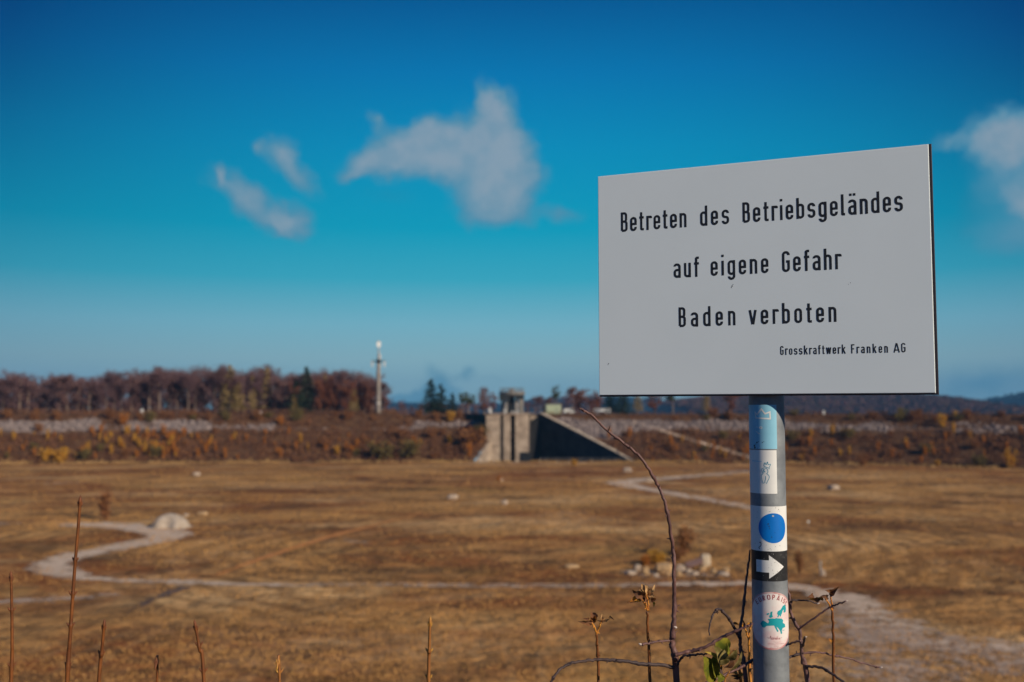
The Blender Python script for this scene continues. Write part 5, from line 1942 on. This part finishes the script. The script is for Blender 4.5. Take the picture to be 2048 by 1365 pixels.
# 4 black band with white arrow
s4 = cyl('sticker', [rect(-RP * 1.75, RP * 1.62, row_z(1163.5), row_z(1103.9))], 0.00014, black, sign)
s4['label'] = 'black band with a white arrow'
U4 = lambda px: RP * phi_of(px, 1536.0, 35.2)
cyl('arrow', [[(U4(1511), Zp(1146)), (U4(1535.5), Zp(1146)), (U4(1535.5), Zp(1158)), (U4(1563.5), Zp(1135)), (U4(1535.5), Zp(1111)), (U4(1535.5), Zp(1121.5)), (U4(1511), Zp(1121.5))]], 0.00028, paper, s4)
gr_ = []; gp = []
for _ in range(60):
    x, y = rg.uniform(1538, 1570) if rg.random() < .7 else rg.uniform(1512, 1570), rg.uniform(1106, 1162)
    r_ = rg.uniform(.2, .75)
    pl = [(U4(x) + MPP * r_ * rg.uniform(.4, 1.1) * math.cos(a), Zp(y) + MPP * r_ * rg.uniform(.5, 1.4) * math.sin(a)) for a in np.linspace(0, 6.28, 7)[:-1]]
    inside = in_poly(x, y, [(1511, 1146), (1535.5, 1146), (1535.5, 1158), (1563.5, 1135), (1535.5, 1111), (1535.5, 1121.5), (1511, 1121.5)])
    (gr_ if inside else gp).append(pl)
cyl('grime_spot', gr_, 0.0004, grime, s4, True)
cyl('scuff_spot', gp, 0.00034, grime_pale, s4, True)

# 5 round pink white sticker with a map
xc5, hw5 = 1539.0, 34.6
U5 = lambda px: RP * phi_of(px, xc5, hw5)
zc5 = (row_z(1184.5) + row_z(1300.5)) / 2
RS = (row_z(1184.5) - row_z(1300.5)) / 2
uc5 = RP * 0.10
s5 = cyl('sticker', [ell(uc5, zc5, RS, RS, 72)], 0.00012, pink, sign)
s5['label'] = 'round pinkish white sticker with a turquoise map'
rim_o = ell(uc5, zc5, RS, RS, 72); rim_i = ell(uc5, zc5, RS - 0.0026, RS - 0.0026, 72)
rim = [[rim_o[k], rim_o[(k + 1) % 72], rim_i[(k + 1) % 72], rim_i[k]] for k in range(72)]
cyl('rim', rim, 0.00022, mat('sticker_red_rim', (0.52, 0.20, 0.20, 1), (0.66, 0.45, 0.44, 1), 40, 0.5), s5)
Z5 = lambda zy: Zp(1160 + zy / 6.66)
X5 = lambda zx: U5(1440 + zx / 6.66)
MAPS = [[(535, 600), (548, 572), (570, 550), (600, 565), (630, 585), (645, 560), (630, 525), (660, 518), (690, 515), (715, 520), (730, 510), (765, 516), (800, 520), (820, 545), (815, 580), (840, 600), (845, 640), (812, 650), (800, 680),
         (805, 720), (788, 725), (780, 685), (760, 650), (735, 622), (748, 660), (762, 685), (745, 697), (725, 655), (705, 610), (650, 615), (612, 620), (590, 645), (555, 640)],
        [(650, 505), (645, 480), (660, 470), (662, 440), (672, 425), (690, 423), (685, 460), (692, 495), (668, 510)], [(612, 458), (640, 443), (652, 458), (628, 474)],
        [(745, 497), (757, 472), (745, 450), (755, 420), (790, 400), (820, 352), (850, 340), (857, 400), (852, 440), (832, 448), (826, 430), (835, 400), (815, 418), (806, 450), (785, 497), (772, 470), (760, 502)],
        [(808, 675), (832, 676), (832, 682), (808, 682)]]
cyl('map_print', [[(X5(x), Z5(y)) for x, y in pl] for pl in MAPS], 0.00026, teal, s5, True)
mr = []
cx0 = RP * 0.10
ru = RS - 0.0085
letters = 'EUROPÄISC'
angs = [133, 121, 109.5, 97, 85.5, 73, 62.5, 54, 44]
for ch, a in zip(letters, angs):
    capm = 0.0086
    w = WID[ch]
    an = R(a)
    ox, oy = cx0 + (ru - capm * .55) * math.cos(an), zc5 + (ru - capm * .55) * math.sin(an)
    tilt = an - math.pi / 2
    for (p, rd, cl) in glyph(ch, w, .14, 1.0, .72):
        pts = fillet([Vector(q) for q in p], rd, cl)
        for qd in ribbon(pts, .15, cl):
            o4 = []
            for v in qd:
                lx, ly = (v.x - w / 2) * capm, v.y * capm
                o4.append((ox + lx * math.cos(tilt) - ly * math.sin(tilt), oy + lx * math.sin(tilt) + ly * math.cos(tilt)))
            mr.append(o4)
cyl('lettering', mr, 0.00026, maroon, s5, True)
sc_l = []
for pl in ([(622, 770), (640, 782), (652, 775), (662, 752), (664, 795)], [(672, 778), (684, 770), (688, 790), (674, 794), (672, 780)], [(694, 796), (698, 772), (712, 778), (714, 796)],
           [(724, 794), (722, 774), (734, 778), (732, 795), (724, 792)], [(742, 755), (744, 796)], [(752, 776), (756, 795)], [(766, 774), (776, 794)], [(778, 774), (764, 796)], [(786, 776), (800, 774)]):
    sc_l += smooth2([(X5(x), Z5(y)) for x, y in pl], 0.00055)
for row, (a_, b_) in ((830, (692, 772)), (855, (628, 826)), (884, (700, 760)), (908, (648, 806))):
    x = a_
    while x < b_:
        wd = rg.uniform(5, 13)
        sc_l += smooth2([(X5(x), Z5(row + rg.uniform(-4, 4))), (X5(x + wd * .5), Z5(row + rg.uniform(-5, 5))), (X5(x + wd), Z5(row + rg.uniform(-4, 4)))], 0.00042)
        x += wd + rg.uniform(2, 6)
cyl('small_print', sc_l, 0.00026, maroon, s5, True)

# ------------------------------------------------------------------ plants at the crest edge
bark_purple = mat('twig_bark', (0.17, 0.085, 0.075, 1), (0.10, 0.05, 0.048, 1), 60, 0.55, bump=0.0006, bscale=260, spec=0.35)
bark_darkt = mat('twig_bark_dark', (0.045, 0.03, 0.032, 1), (0.08, 0.05, 0.045, 1), 60, 0.6, bump=0.0005, bscale=260)
shoot_m = mat('shoot_bark', (0.20, 0.065, 0.014, 1), (0.12, 0.038, 0.010, 1), 40, 0.5, bump=0.0004, bscale=300, spec=0.4)
shoot_y = mat('shoot_bark_yellow', (0.33, 0.135, 0.03, 1), (0.24, 0.09, 0.024, 1), 40, 0.5, bump=0.0004, bscale=300, spec=0.4)
bud_m = mat('bud', (0.20, 0.065, 0.022, 1), (0.13, 0.045, 0.02, 1), 90, 0.6)
bud_y = mat('bud_yellow', (0.50, 0.26, 0.05, 1), (0.36, 0.15, 0.04, 1), 90, 0.6)
scar_m = mat('pale_cut_wood', (0.52, 0.43, 0.38, 1), None, rough=0.7)
leaf_g = mat('green_leaf', (0.085, 0.10, 0.014, 1), (0.23, 0.20, 0.022, 1), 55, 0.7, trans=0.12, spec=0.05)
leaf_y = mat('yellowing_leaf', (0.36, 0.30, 0.05, 1), (0.46, 0.27, 0.03, 1), 40, 0.5, trans=0.25, spec=0.35)
leaf_o = mat('pale_olive_leaf', (0.30, 0.23, 0.095, 1), (0.12, 0.10, 0.03, 1), 110, 0.75, trans=0.08, spec=0.05)
leaf_d = mat('dry_dark_leaf', (0.10, 0.045, 0.025, 1), (0.20, 0.08, 0.03, 1), 60, 0.8, trans=0.1)
leaf_t = mat('dry_tan_leaf', (0.62, 0.38, 0.17, 1), (0.42, 0.22, 0.08, 1), 60, 0.8, trans=0.2)
leaf_or = mat('dry_orange_leaf', (0.62, 0.27, 0.03, 1), (0.36, 0.13, 0.03, 1), 60, 0.8, trans=0.2)
stalk_or = mat('orange_stalk', (0.66, 0.28, 0.04, 1), (0.50, 0.18, 0.035, 1), 60, 0.6)


def gz(y):
    """height of the near crest and inner slope"""
    return CREST if y < 2.2 else CREST - (y - 2.2) * 0.5


def line3(pts, Y0, Y1, wob=0.0, seed=0, ext=False):
    """frame points at distances running from Y0 to Y1; ext lets the last point run on down into the ground"""
    r = random.Random(seed)
    n = len(pts); out = []
    for i, (px, py) in enumerate(pts):
        out.append(at(px, py, Y0 + (Y1 - Y0) * i / max(1, n - 1) + r.uniform(-wob, wob)))
    if ext:
        p, q = out[-1], out[-2]
        d = (p - q).normalized()
        z0 = gz(p.y) - 0.03
        k = p.z - z0
        a = p + Vector((d.x * 0.25, 0.0, -k * 0.45)); b_ = p + Vector((d.x * 0.3, 0.01, -k))
        out += [a, b_]
    return out


def sm_pts(P, n=5):
    return catmull([tuple(p) for p in P], False, n)


def rads(n, seq):
    return list(np.interp(np.linspace(0, 1, n), np.linspace(0, 1, len(seq)), seq))


def bud(mb, p, d, ln, r_):
    d = d.normalized()
    mb.tube([p - d * ln * .1, p + d * ln * .3, p + d * ln * .7, p + d * ln], [r_ * .7, r_, r_ * .7, r_ * .1], 6)


def shoot(pts, Y, label, nodes, r0=0.0033, tipr=0.0026, yellow=False, seed=1):
    P = line3(pts, Y, Y + 0.01, 0, seed, True)
    base = Vector((P[-1].x, P[-1].y, P[-1].z + 0.03))
    root = empty('shoot', base, label, 'young shoot', 'upright young shoots along the crest edge')
    C = [c_ - base for c_ in sm_pts(P)]
    tipr *= 0.88; r0 *= 0.86
    rr_ = rads(len(C), [tipr, r0 * .95, r0 * 1.1, r0 * 1.4, r0 * 1.5])
    # swellings at the nodes
    ny = [at(pts[0][0], y, Y).z - base.z for y in nodes]
    C2 = []; r2 = []
    for a, b_, ra, rb in zip(C, C[1:], rr_, rr_[1:]):
        for k in range(4):
            t_ = k / 4
            q = a.lerp(b_, t_)
            C2.append(q)
            r2.append((ra + (rb - ra) * t_) * (1 + 0.32 * max([0] + [math.exp(-((q.z - z) / 0.0035) ** 2) for z in ny])))
    C2.append(C[-1]); r2.append(rr_[-1])
    mb = MB(); mb.tube(C2, r2, 9)
    mb.build('stem', shoot_y if yellow else shoot_m, root, True)
    bm2 = bud_y if yellow else bud_m
    up = (C[0] - C[2]).normalized()
    mb = MB(); bud(mb, C[0] - up * 0.002, up, 0.015, tipr * 1.35)
    for s in (-1, 1): bud(mb, C[0] - up * 0.006 + Vector((s * tipr * .8, 0, 0)), up + Vector((s * 0.25, 0, 0)), 0.009, 0.0016)
    mb.build('bud', bm2, root, True)
    r = random.Random(seed)
    for z in ny:
        q = min(C2, key=lambda c_: abs(c_.z - z))
        a = r.uniform(-0.5, 0.5)
        for s in (-1, 1):
            mb = MB()
            d = Vector((s * math.cos(a), s * math.sin(a), 0))
            bud(mb, q + d * r0 * 0.8, d * 0.55 + Vector((0, 0, 0.8)), 0.0085, 0.0020)
            mb.build('bud', bm2, root, True)
    return root


shoot([(160, 1006), (156, 1060), (150, 1130), (144, 1215), (139, 1290), (134, 1368)], 1.78, 'tallest orange brown shoot with paired buds, reaching up beside the winding gravel path', [1122, 1189, 1254, 1335], 0.0033, 0.0030, False, 1)
shoot([(22, 1156), (23.5, 1215), (24, 1290), (22, 1368)], 1.84, 'orange brown shoot at the outer edge next to the tallest shoot', [1222, 1336], 0.0032, 0.0024, False, 2)
shoot([(208, 1253), (203, 1310), (197, 1368)], 1.74, 'medium orange brown shoot a little behind the foot of the tallest one', [1311], 0.0034, 0.0028, False, 3)
shoot([(312, 1327), (314, 1368)], 1.80, 'very short brown shoot tip between two medium shoots', [], 0.0026, 0.0020, False, 4)
shoot([(391, 1254), (399, 1300), (408, 1368)], 1.72, 'orange brown shoot leaning back towards the tallest one', [1294, 1341], 0.0032, 0.0026, False, 5)
shoot([(555, 1327), (559, 1368)], 1.76, 'short orange shoot tip standing alone between the leaning shoot and the yellow tipped one', [1346], 0.0028, 0.0020, True, 6)
shoot([(860, 1247), (858.5, 1300), (857, 1368)], 1.80, 'orange shoot with a yellow tip standing alone nearer to the thorny twig', [1306, 1357], 0.0033, 0.0026, True, 7)


def twig(root, base, name, pts3, rs, m, knob=0.35, seed=0, nodes=None):
    C = [Vector(c_) - base for c_ in sm_pts(pts3, 8)]
    r_ = [q * 0.88 for q in rads(len(C), rs)]
    r = random.Random(seed)
    ks = [i for i in range(3, len(C) - 2) if r.random() < 0.13]
    r_ = [q * (1 + knob * max([0] + [math.exp(-((i - k) / 0.8) ** 2) for k in ks])) for i, q in enumerate(r_)]
    C = [c_ + Vector((r.gauss(0, 1), r.gauss(0, 1), r.gauss(0, 1))) * 0.0005 for c_ in C]
    mb = MB(); mb.tube(C, r_, 9)
    for k in ks:
        d = (C[min(k + 1, len(C) - 1)] - C[k - 1]).normalized()
        s = d.orthogonal().normalized(); s.rotate(Matrix.Rotation(r.uniform(0, 6.28), 3, d))
        if r.random() < 0.6:
            bud(mb, C[k] + s * r_[k] * .6, s + d * 0.5 * (-1 if r.random() < .5 else 1), r_[k] * 1.5 + 0.0016, 0.0011)
    o = mb.build(name, m, root, True)
    return o


# curved thorny twig in front
A = line3([(1160, 818), (1172, 824), (1186, 833), (1214, 861), (1250, 889), (1278, 912), (1300, 943), (1317, 975), (1329, 1003), (1338, 1045), (1346, 1098), (1348, 1150), (1349, 1200), (1347, 1250), (1344, 1286), (1350, 1318), (1353, 1368)],
          1.70, 1.78, 0.006, 3, True)
base = Vector((A[-1].x, A[-1].y, gz(A[-1].y)))
tA = empty('thorny_twig', base, 'tall arching purple brown thorny twig curving up in front of the intake', 'twig')
twig(tA, base, 'stem', A, [0.0019, 0.0022, 0.0026, 0.0028, 0.0030, 0.0034, 0.0040, 0.0054, 0.0066, 0.0075], bark_purple, 0.25, 4)
mb = MB()
for px, py, dx in ((1217, 862, 1), (1250, 889, -.3), (1318, 975, .6), (1346, 1098, .7)):
    p = at(px, py, 1.715) - base
    bud(mb, p, Vector((dx * 0.3, -0.2, 1)), 0.010 if px == 1217 else 0.005, 0.0010)
mb.build('thorn', bark_darkt, tA)
Yb = 1.765
B1 = line3([(1344, 1282), (1325, 1282), (1300, 1286), (1284, 1290)], Yb, Yb - 0.02, 0.003, 6)
twig(tA, base, 'side_twig', B1, [0.0020, 0.0017, 0.0017, 0.0024], bark_purple, 0.4, 7)
B2 = line3([(1350, 1310), (1380, 1303), (1412, 1294), (1442, 1277), (1472, 1262), (1492, 1254), (1505, 1249)], Yb, Yb - 0.03, 0.003, 8)
twig(tA, base, 'side_twig', B2, [0.0036, 0.0032, 0.0030, 0.0027, 0.0022, 0.0018], bark_purple, 0.3, 9)
B3 = line3([(1348, 1336), (1322, 1331), (1282, 1328), (1240, 1322), (1200, 1320), (1162, 1323), (1132, 1331), (1113, 1347), (1099, 1370)], Yb, Yb - 0.06, 0.003, 10)
twig(tA, base, 'side_twig', B3, [0.0038, 0.0034, 0.0030, 0.0027, 0.0024, 0.0024], bark_darkt, 0.3, 11)
B4 = line3([(1356, 1330), (1361, 1318), (1372, 1312), (1396, 1310), (1414, 1308)], Yb, Yb - 0.03, 0.002, 12)
twig(tA, base, 'side_twig', B4, [0.0026, 0.0024, 0.0022, 0.0016], bark_darkt, 0.3, 13)
for px, py, Yq in ((1283, 1290, Yb - 0.02), (1353, 1256, Yb - 0.01)):
    mb = MB(); bud(mb, at(px, py, Yq) - base, Vector((-0.6, -0.2, 0.3)), 0.006, 0.0022); mb.build('cut_tip', scar_m, tA, True)

# twig climbing behind the pole, on the side of the intake
A = line3([(1500, 1100), (1497, 1130), (1491, 1172), (1485, 1228), (1480, 1258), (1481, 1290), (1485, 1325), (1492, 1368)], 1.86, 1.84, 0.004, 21, True)
base = Vector((A[-1].x, A[-1].y, gz(A[-1].y)))
tB = empty('thorny_twig', base, 'purple brown twig standing close against the shaded side of the sign pole', 'twig')
twig(tB, base, 'stem', A, [0.0016, 0.0023, 0.0030, 0.0034, 0.0040, 0.0050, 0.006], bark_purple, 0.25, 22)
b1 = line3([(1480, 1277), (1474, 1266), (1462, 1244), (1447, 1225), (1437, 1218.5), (1430, 1224), (1423, 1237), (1418, 1258), (1419, 1271)], 1.84, 1.80, 0.003, 23)
twig(tB, base, 'side_twig', b1, [0.0032, 0.0030, 0.0027, 0.0024, 0.0016, 0.0013], bark_darkt, 0.35, 24)
b2 = line3([(1408, 1368), (1440, 1354), (1470, 1341), (1490, 1330), (1506, 1320)], 1.80, 1.83, 0.003, 25)
twig(tB, base, 'side_twig', b2, [0.0022, 0.0024, 0.0026, 0.0030], bark_purple, 0.35, 26)

# twig on the lit side of the pole
A = line3([(1568, 1120), (1571, 1150), (1577, 1190), (1584, 1234), (1598, 1260), (1602, 1285), (1606, 1328), (1616, 1368)], 1.86, 1.83, 0.004, 31, True)
base = Vector((A[-1].x, A[-1].y, gz(A[-1].y)))
tC = empty('thorny_twig', base, 'many branched purple brown twig spreading from behind the sunlit side of the sign pole', 'twig')
twig(tC, base, 'stem', A, [0.0018, 0.0022, 0.0030, 0.0034, 0.0038, 0.0046, 0.006], bark_purple, 0.25, 32)
for i, (pl, r_, m) in enumerate((
        ([(1560, 1212), (1576, 1203), (1592, 1201), (1615, 1202), (1635, 1208)], [0.0019, 0.0017, 0.0014], bark_darkt),
        ([(1598, 1258), (1620, 1243), (1652, 1220), (1672, 1210), (1692, 1203)], [0.0022, 0.0019, 0.0014], bark_purple),
        ([(1605, 1307), (1640, 1305), (1665, 1311), (1700, 1318), (1730, 1328), (1761, 1336)], [0.0020, 0.0018, 0.0017, 0.0015], bark_purple),
        ([(1611, 1333), (1640, 1335), (1666, 1350), (1694, 1370)], [0.0028, 0.0026, 0.0024], bark_darkt),
        ([(1560, 1240), (1575, 1237), (1586, 1237)], [0.0018, 0.0020], bark_darkt),
        ([(1562, 1295), (1580, 1288), (1601, 1282)], [0.0018, 0.0021], bark_purple),
        ([(1562, 1320), (1582, 1314), (1604, 1306)], [0.0024, 0.0026], bark_darkt),
        ([(1604, 1296), (1608, 1285), (1609, 1275)], [0.0018, 0.0022], bark_darkt))):
    twig(tC, base, 'side_twig', line3(pl, 1.83, 1.83 + (-0.05 if i % 2 else 0.03), 0.003, 40 + i), r_, m, 0.4, 50 + i)
for px, py in ((1634, 1208), (1691, 1203), (1760, 1336), (1609, 1275)):
    mb = MB(); bud(mb, at(px, py, 1.80) - base, Vector((0.6, -0.2, 0.2)), 0.005, 0.0016); mb.build('cut_tip', scar_m, tC, True)


# leaves ---------------------------------------------------------------------
def leaf(mb, base_, tip, width, normal, fold=0.25, curl=0.2, n=9, ser=0.06, seed=0, jag=0.0):
    """a pointed blade folded along its midrib, arched along its length"""
    r = random.Random(seed)
    ax = tip - base_
    ln = ax.length
    ax.normalize()
    side = ax.cross(normal).normalized()
    nn = side.cross(ax).normalized()
    V = []; F = []
    for i in range(n + 1):
        t_ = i / n
        w = width * 0.5 * (math.sin(math.pi * min(1.0, t_ ** 0.8)) ** 0.85) * (1 + r.uniform(-jag, jag))
        mid = base_ + ax * (ln * t_) + nn * (curl * ln * math.sin(math.pi * t_) * 0.5)
        wav = ser * width * math.sin(t_ * 17 + seed)
        V += [mid - side * w + nn * (fold * w + wav), mid - side * w * .5 + nn * fold * w * .35, mid, mid + side * w * .5 + nn * fold * w * .35, mid + side * w + nn * (fold * w - wav)]
    for i in range(n):
        for k in range(4):
            F.append((i * 5 + k, i * 5 + k + 1, i * 5 + 6 + k, i * 5 + 5 + k))
    mb.add(V, F)
    return nn


lc = line3([(1437, 1333), (1441, 1348), (1446, 1368)], 1.74, 1.75, 0, 1, True)
base = Vector((lc[-1].x, lc[-1].y, gz(lc[-1].y)))
lv = empty('leafy_twig', base, 'short twig with green and olive leaves in front of the sign pole', 'leafy twig')
twig(lv, base, 'stem', lc, [0.0020, 0.0028, 0.0034, 0.004], bark_darkt, 0.2, 61)
twig(lv, base, 'stalk', line3([(1447, 1369), (1452, 1356), (1459, 1343)], 1.74, 1.73, 0, 1), [0.0010, 0.0010], stalk_or, 0.1, 62)
twig(lv, base, 'stalk', line3([(1438, 1338), (1445, 1326), (1458, 1310), (1470, 1300)], 1.735, 1.72, 0, 1), [0.0009, 0.0007], stalk_or, 0.1, 63)
Yl = 1.735
for nm_, m, (b0, Yb0), (t0, Yt), w, nrm_, fold, curl in (
        ('leaf', leaf_g, ((1430, 1363), Yl), ((1407, 1313), Yl - 0.02), 0.034, (0.35, -1, 0.25), 0.15, 0.12),
        ('leaf', leaf_g, ((1440, 1345), Yl + .012), ((1426, 1312), Yl + 0.02), 0.022, (-0.7, -0.7, 0.3), 0.3, -0.1),
        ('leaf', leaf_g, ((1438, 1306), Yl + .015), ((1457, 1278), Yl + 0.03), 0.027, (-0.4, -0.9, 0.5), 0.45, 0.25),
        ('leaf', leaf_o, ((1441, 1333), Yl - .005), ((1428, 1292), Yl - 0.022), 0.024, (0.75, -0.6, -0.1), 0.5, 0.1),
        ('leaf', leaf_o, ((1440, 1330), Yl - .008), ((1449, 1299), Yl - 0.016), 0.021, (0.3, -1, 0.4), 0.5, 0.18),
        ('leaf', leaf_o, ((1450, 1320), Yl - .01), ((1474, 1298), Yl - 0.03), 0.018, (0.45, -0.85, 0.3), 0.35, 0.2),
        ('leaf', leaf_o, ((1457, 1345), Yl - .01), ((1484, 1303), Yl - 0.045), 0.0150, (0.55, -0.85, 0.2), 0.3, 0.12),
        ('leaf', leaf_y, ((1438, 1330), Yl - .004), ((1409, 1304), Yl - 0.025), 0.010, (0.4, -0.6, 0.7), 0.7, 0.25),
        ('leaf', leaf_g, ((1434, 1358), Yl - .006), ((1424, 1318), Yl - 0.018), 0.014, (-0.9, -0.35, 0.2), 0.6, 0.1),
        ('leaf', leaf_g, ((1446, 1318), Yl - .006), ((1452, 1284), Yl + 0.004), 0.013, (0.9, -0.4, 0.2), 0.8, 0.2),
        ('leaf', leaf_d, ((1448, 1335), Yl + .004), ((1464, 1312), Yl - 0.004), 0.014, (0.5, -0.5, 0.4), 0.8, 0.3),
        ('leaf', leaf_g, ((1441, 1346), Yl + .01), ((1436, 1366), Yl - 0.01), 0.016, (0.2, -1, 0.2), 0.3, 0.2)):
    mb = MB()
    leaf(mb, at(*b0, Yb0) - base, at(*t0, Yt) - base, w, Vector(nrm_), fold, curl, 12, 0.03, int(t0[0]))
    mb.build(nm_, m, lv, True)


def dry_head(stem_pts, Y, label, forks, leaves, r_=0.0030, seed=0, stem_m=None, cat='dry stalk'):
    P = line3(stem_pts, Y, Y + 0.01, 0.001, seed, True)
    base = Vector((P[-1].x, P[-1].y, gz(P[-1].y)))
    root = empty('dry_stalk', base, label, cat, 'dry stalks with withered leaves by the sign pole')
    twig(root, base, 'stem', P, [r_ * .8, r_, r_ * 1.1, r_ * 1.4], stem_m or shoot_m, 0.25, seed)
    for i, f in enumerate(forks):
        twig(root, base, 'leaf_stalk', line3(f, Y, Y - 0.01, 0, seed), [0.0017, 0.0016, 0.0013], stalk_or, 0.1, seed + i)
    r = random.Random(seed)
    for i, (m, b0, t0, w, fold, curl) in enumerate(leaves):
        mb = MB()
        dY = r.uniform(-0.018, 0.012)
        leaf(mb, at(*b0, Y) - base, at(*t0, Y + dY) - base, w, Vector((r.uniform(-.5, .5), -1, r.uniform(-.2, .8))), fold, curl, 10, 0.16, seed + i, 0.3)
        mb.build('withered_leaf', m, root, True)
    return root


dry_head([(1193.5, 1268), (1195, 1310), (1197, 1368)], 1.80, 'thin dry stalk forking into two withered leaves, the one farther from the pole', [[(1193, 1270), (1190, 1258), (1184, 1246)], [(1193.5, 1269), (1198, 1257), (1202, 1246)]],
         [(leaf_d, (1190, 1243), (1155, 1243), 0.008, 1.2, 0.2), (leaf_d, (1183, 1246), (1185, 1226), 0.013, 1.4, 0.5), (leaf_or, (1186, 1246), (1191, 1232), 0.009, 1.0, -0.4), (leaf_d, (1176, 1242), (1165, 1237), 0.006, 1.0, 0.5),
          (leaf_t, (1201, 1246), (1203, 1226), 0.0055, 1.2, 0.2), (leaf_t, (1201, 1245), (1212, 1238), 0.007, 0.9, 0.3), (leaf_t, (1206, 1240), (1222, 1236), 0.0045, 1.3, 0.3), (leaf_d, (1217, 1236), (1228, 1241), 0.004, 1.3, 0.3), (leaf_t, (1202, 1247), (1194, 1243), 0.005, 1.0, 0.3)], 0.0026, 71)
dry_head([(1295, 1224), (1296, 1270), (1300, 1368)], 1.79, 'tall dry stalk topped by a curled bunch of tan and dark leaves', [[(1294, 1222), (1291, 1212), (1284, 1200)], [(1297, 1222), (1296.5, 1205), (1293, 1190)], [(1295, 1221), (1292, 1214), (1291, 1206)]],
         [(leaf_t, (1295, 1193), (1282, 1167), 0.010, 0.8, 0.2), (leaf_t, (1295, 1192), (1290, 1169), 0.010, 0.8, 0.25), (leaf_t, (1294, 1191), (1278, 1179), 0.008, 0.8, 0.2), (leaf_t, (1292, 1190), (1273, 1183), 0.007, 0.9, 0.2), (leaf_d, (1293, 1192), (1264, 1181), 0.014, 0.7, 0.3),
          (leaf_d, (1293, 1198), (1272, 1188), 0.014, 0.7, 0.2), (leaf_or, (1290, 1197), (1262, 1203), 0.013, 0.7, 0.2), (leaf_or, (1285, 1199), (1254, 1206), 0.006, 1.0, 0.2), (leaf_d, (1266, 1201), (1254, 1206), 0.005, 1.0, 0.2), (leaf_t, (1297, 1190), (1300, 1184), 0.009, 0.8, 0.3),
          (leaf_t, (1299, 1188), (1310, 1169), 0.005, 1.0, 0.2), (leaf_t, (1298, 1192), (1309, 1195), 0.009, 0.9, 0.3), (leaf_or, (1303, 1196), (1312, 1200), 0.009, 0.9, -0.3), (leaf_d, (1302, 1200), (1311, 1201), 0.008, 0.9, 0.3), (leaf_y, (1305, 1200), (1307, 1215), 0.004, 1.0, 0.2),
          (leaf_d, (1296, 1196), (1290, 1206), 0.008, 0.9, 0.2)], 0.0029, 81)
dry_head([(1664, 1222), (1666, 1270), (1668, 1368)], 1.82, 'dry stalk with dark shrivelled leaves, beyond the sunlit side of the pole', [[(1664, 1222), (1658, 1208), (1651, 1198)], [(1664.5, 1221), (1664, 1208), (1661, 1194)]],
         [(leaf_d, (1660, 1194), (1679, 1173), 0.008, 1.0, 0.3), (leaf_d, (1662, 1192), (1650, 1181), 0.009, 1.0, 0.3), (leaf_d, (1661, 1193), (1668, 1181), 0.010, 1.0, 0.4), (leaf_d, (1655, 1195), (1640, 1193), 0.009, 1.0, 0.4), (leaf_or, (1646, 1197), (1634, 1196), 0.008, 1.0, 0.5),
          (leaf_d, (1641, 1196), (1626, 1198), 0.010, 1.0, 0.4), (leaf_or, (1630, 1200), (1620, 1199), 0.007, 1.0, 0.4), (leaf_d, (1627, 1197), (1614, 1196), 0.009, 1.0, 0.4), (leaf_or, (1662, 1288), (1657, 1277), 0.005, 0.6, 0.2)], 0.0027, 91)
dry_head([(1497, 1275), (1499, 1320), (1501, 1368)], 1.90, 'orange stalk squeezed between the shaded twig and the sign pole', [[(1497, 1277), (1493, 1266), (1490, 1256)], [(1498, 1276), (1499, 1262), (1503, 1250)]],
         [(leaf_or, (1489, 1256), (1470, 1248), 0.006, 0.9, 0.3), (leaf_d, (1478, 1249), (1464, 1248), 0.005, 0.9, 0.3), (leaf_d, (1490, 1256), (1487, 1240), 0.006, 0.9, 0.2), (leaf_or, (1494, 1256), (1503, 1245), 0.006, 0.9, 0.2)], 0.0027, 101, stalk_or)
dry_head([(1479, 1352), (1481, 1362), (1483, 1372)], 1.86, 'low orange stalk with withered leaves under the leafy twig', [[(1479, 1353), (1475, 1349), (1470, 1346)]],
         [(leaf_or, (1476, 1347), (1462, 1345), 0.006, 0.8, 0.2), (leaf_or, (1480, 1350), (1490, 1349), 0.006, 0.8, 0.2), (leaf_d, (1476, 1352), (1461, 1352), 0.005, 0.8, 0.2), (leaf_d, (1480, 1356), (1466, 1358), 0.005, 0.9, 0.2)], 0.0027, 111, stalk_or)

# ------------------------------------------------------------------ haze
HAZE = True
if HAZE:
    hm = bpy.data.materials.new('haze')
    hm.use_nodes = True
    t = hm.node_tree
    t.nodes.clear()
    vo = N(t, 'ShaderNodeVolumePrincipled')
    vo.inputs['Color'].default_value = (0.17, 0.44, 0.80, 1)
    vo.inputs['Density'].default_value = 9.0e-5
    vo.inputs['Anisotropy'].default_value = 0.0
    out = N(t, 'ShaderNodeOutputMaterial')
    t.links.new(vo.outputs[0], out.inputs['Volume'])
    mb = MB(); mb.box((-5200, -1200, -8), (5200, 5600, 190))
    hz_ = mb.build('haze', hm)
    tag(hz_, kind='stuff')
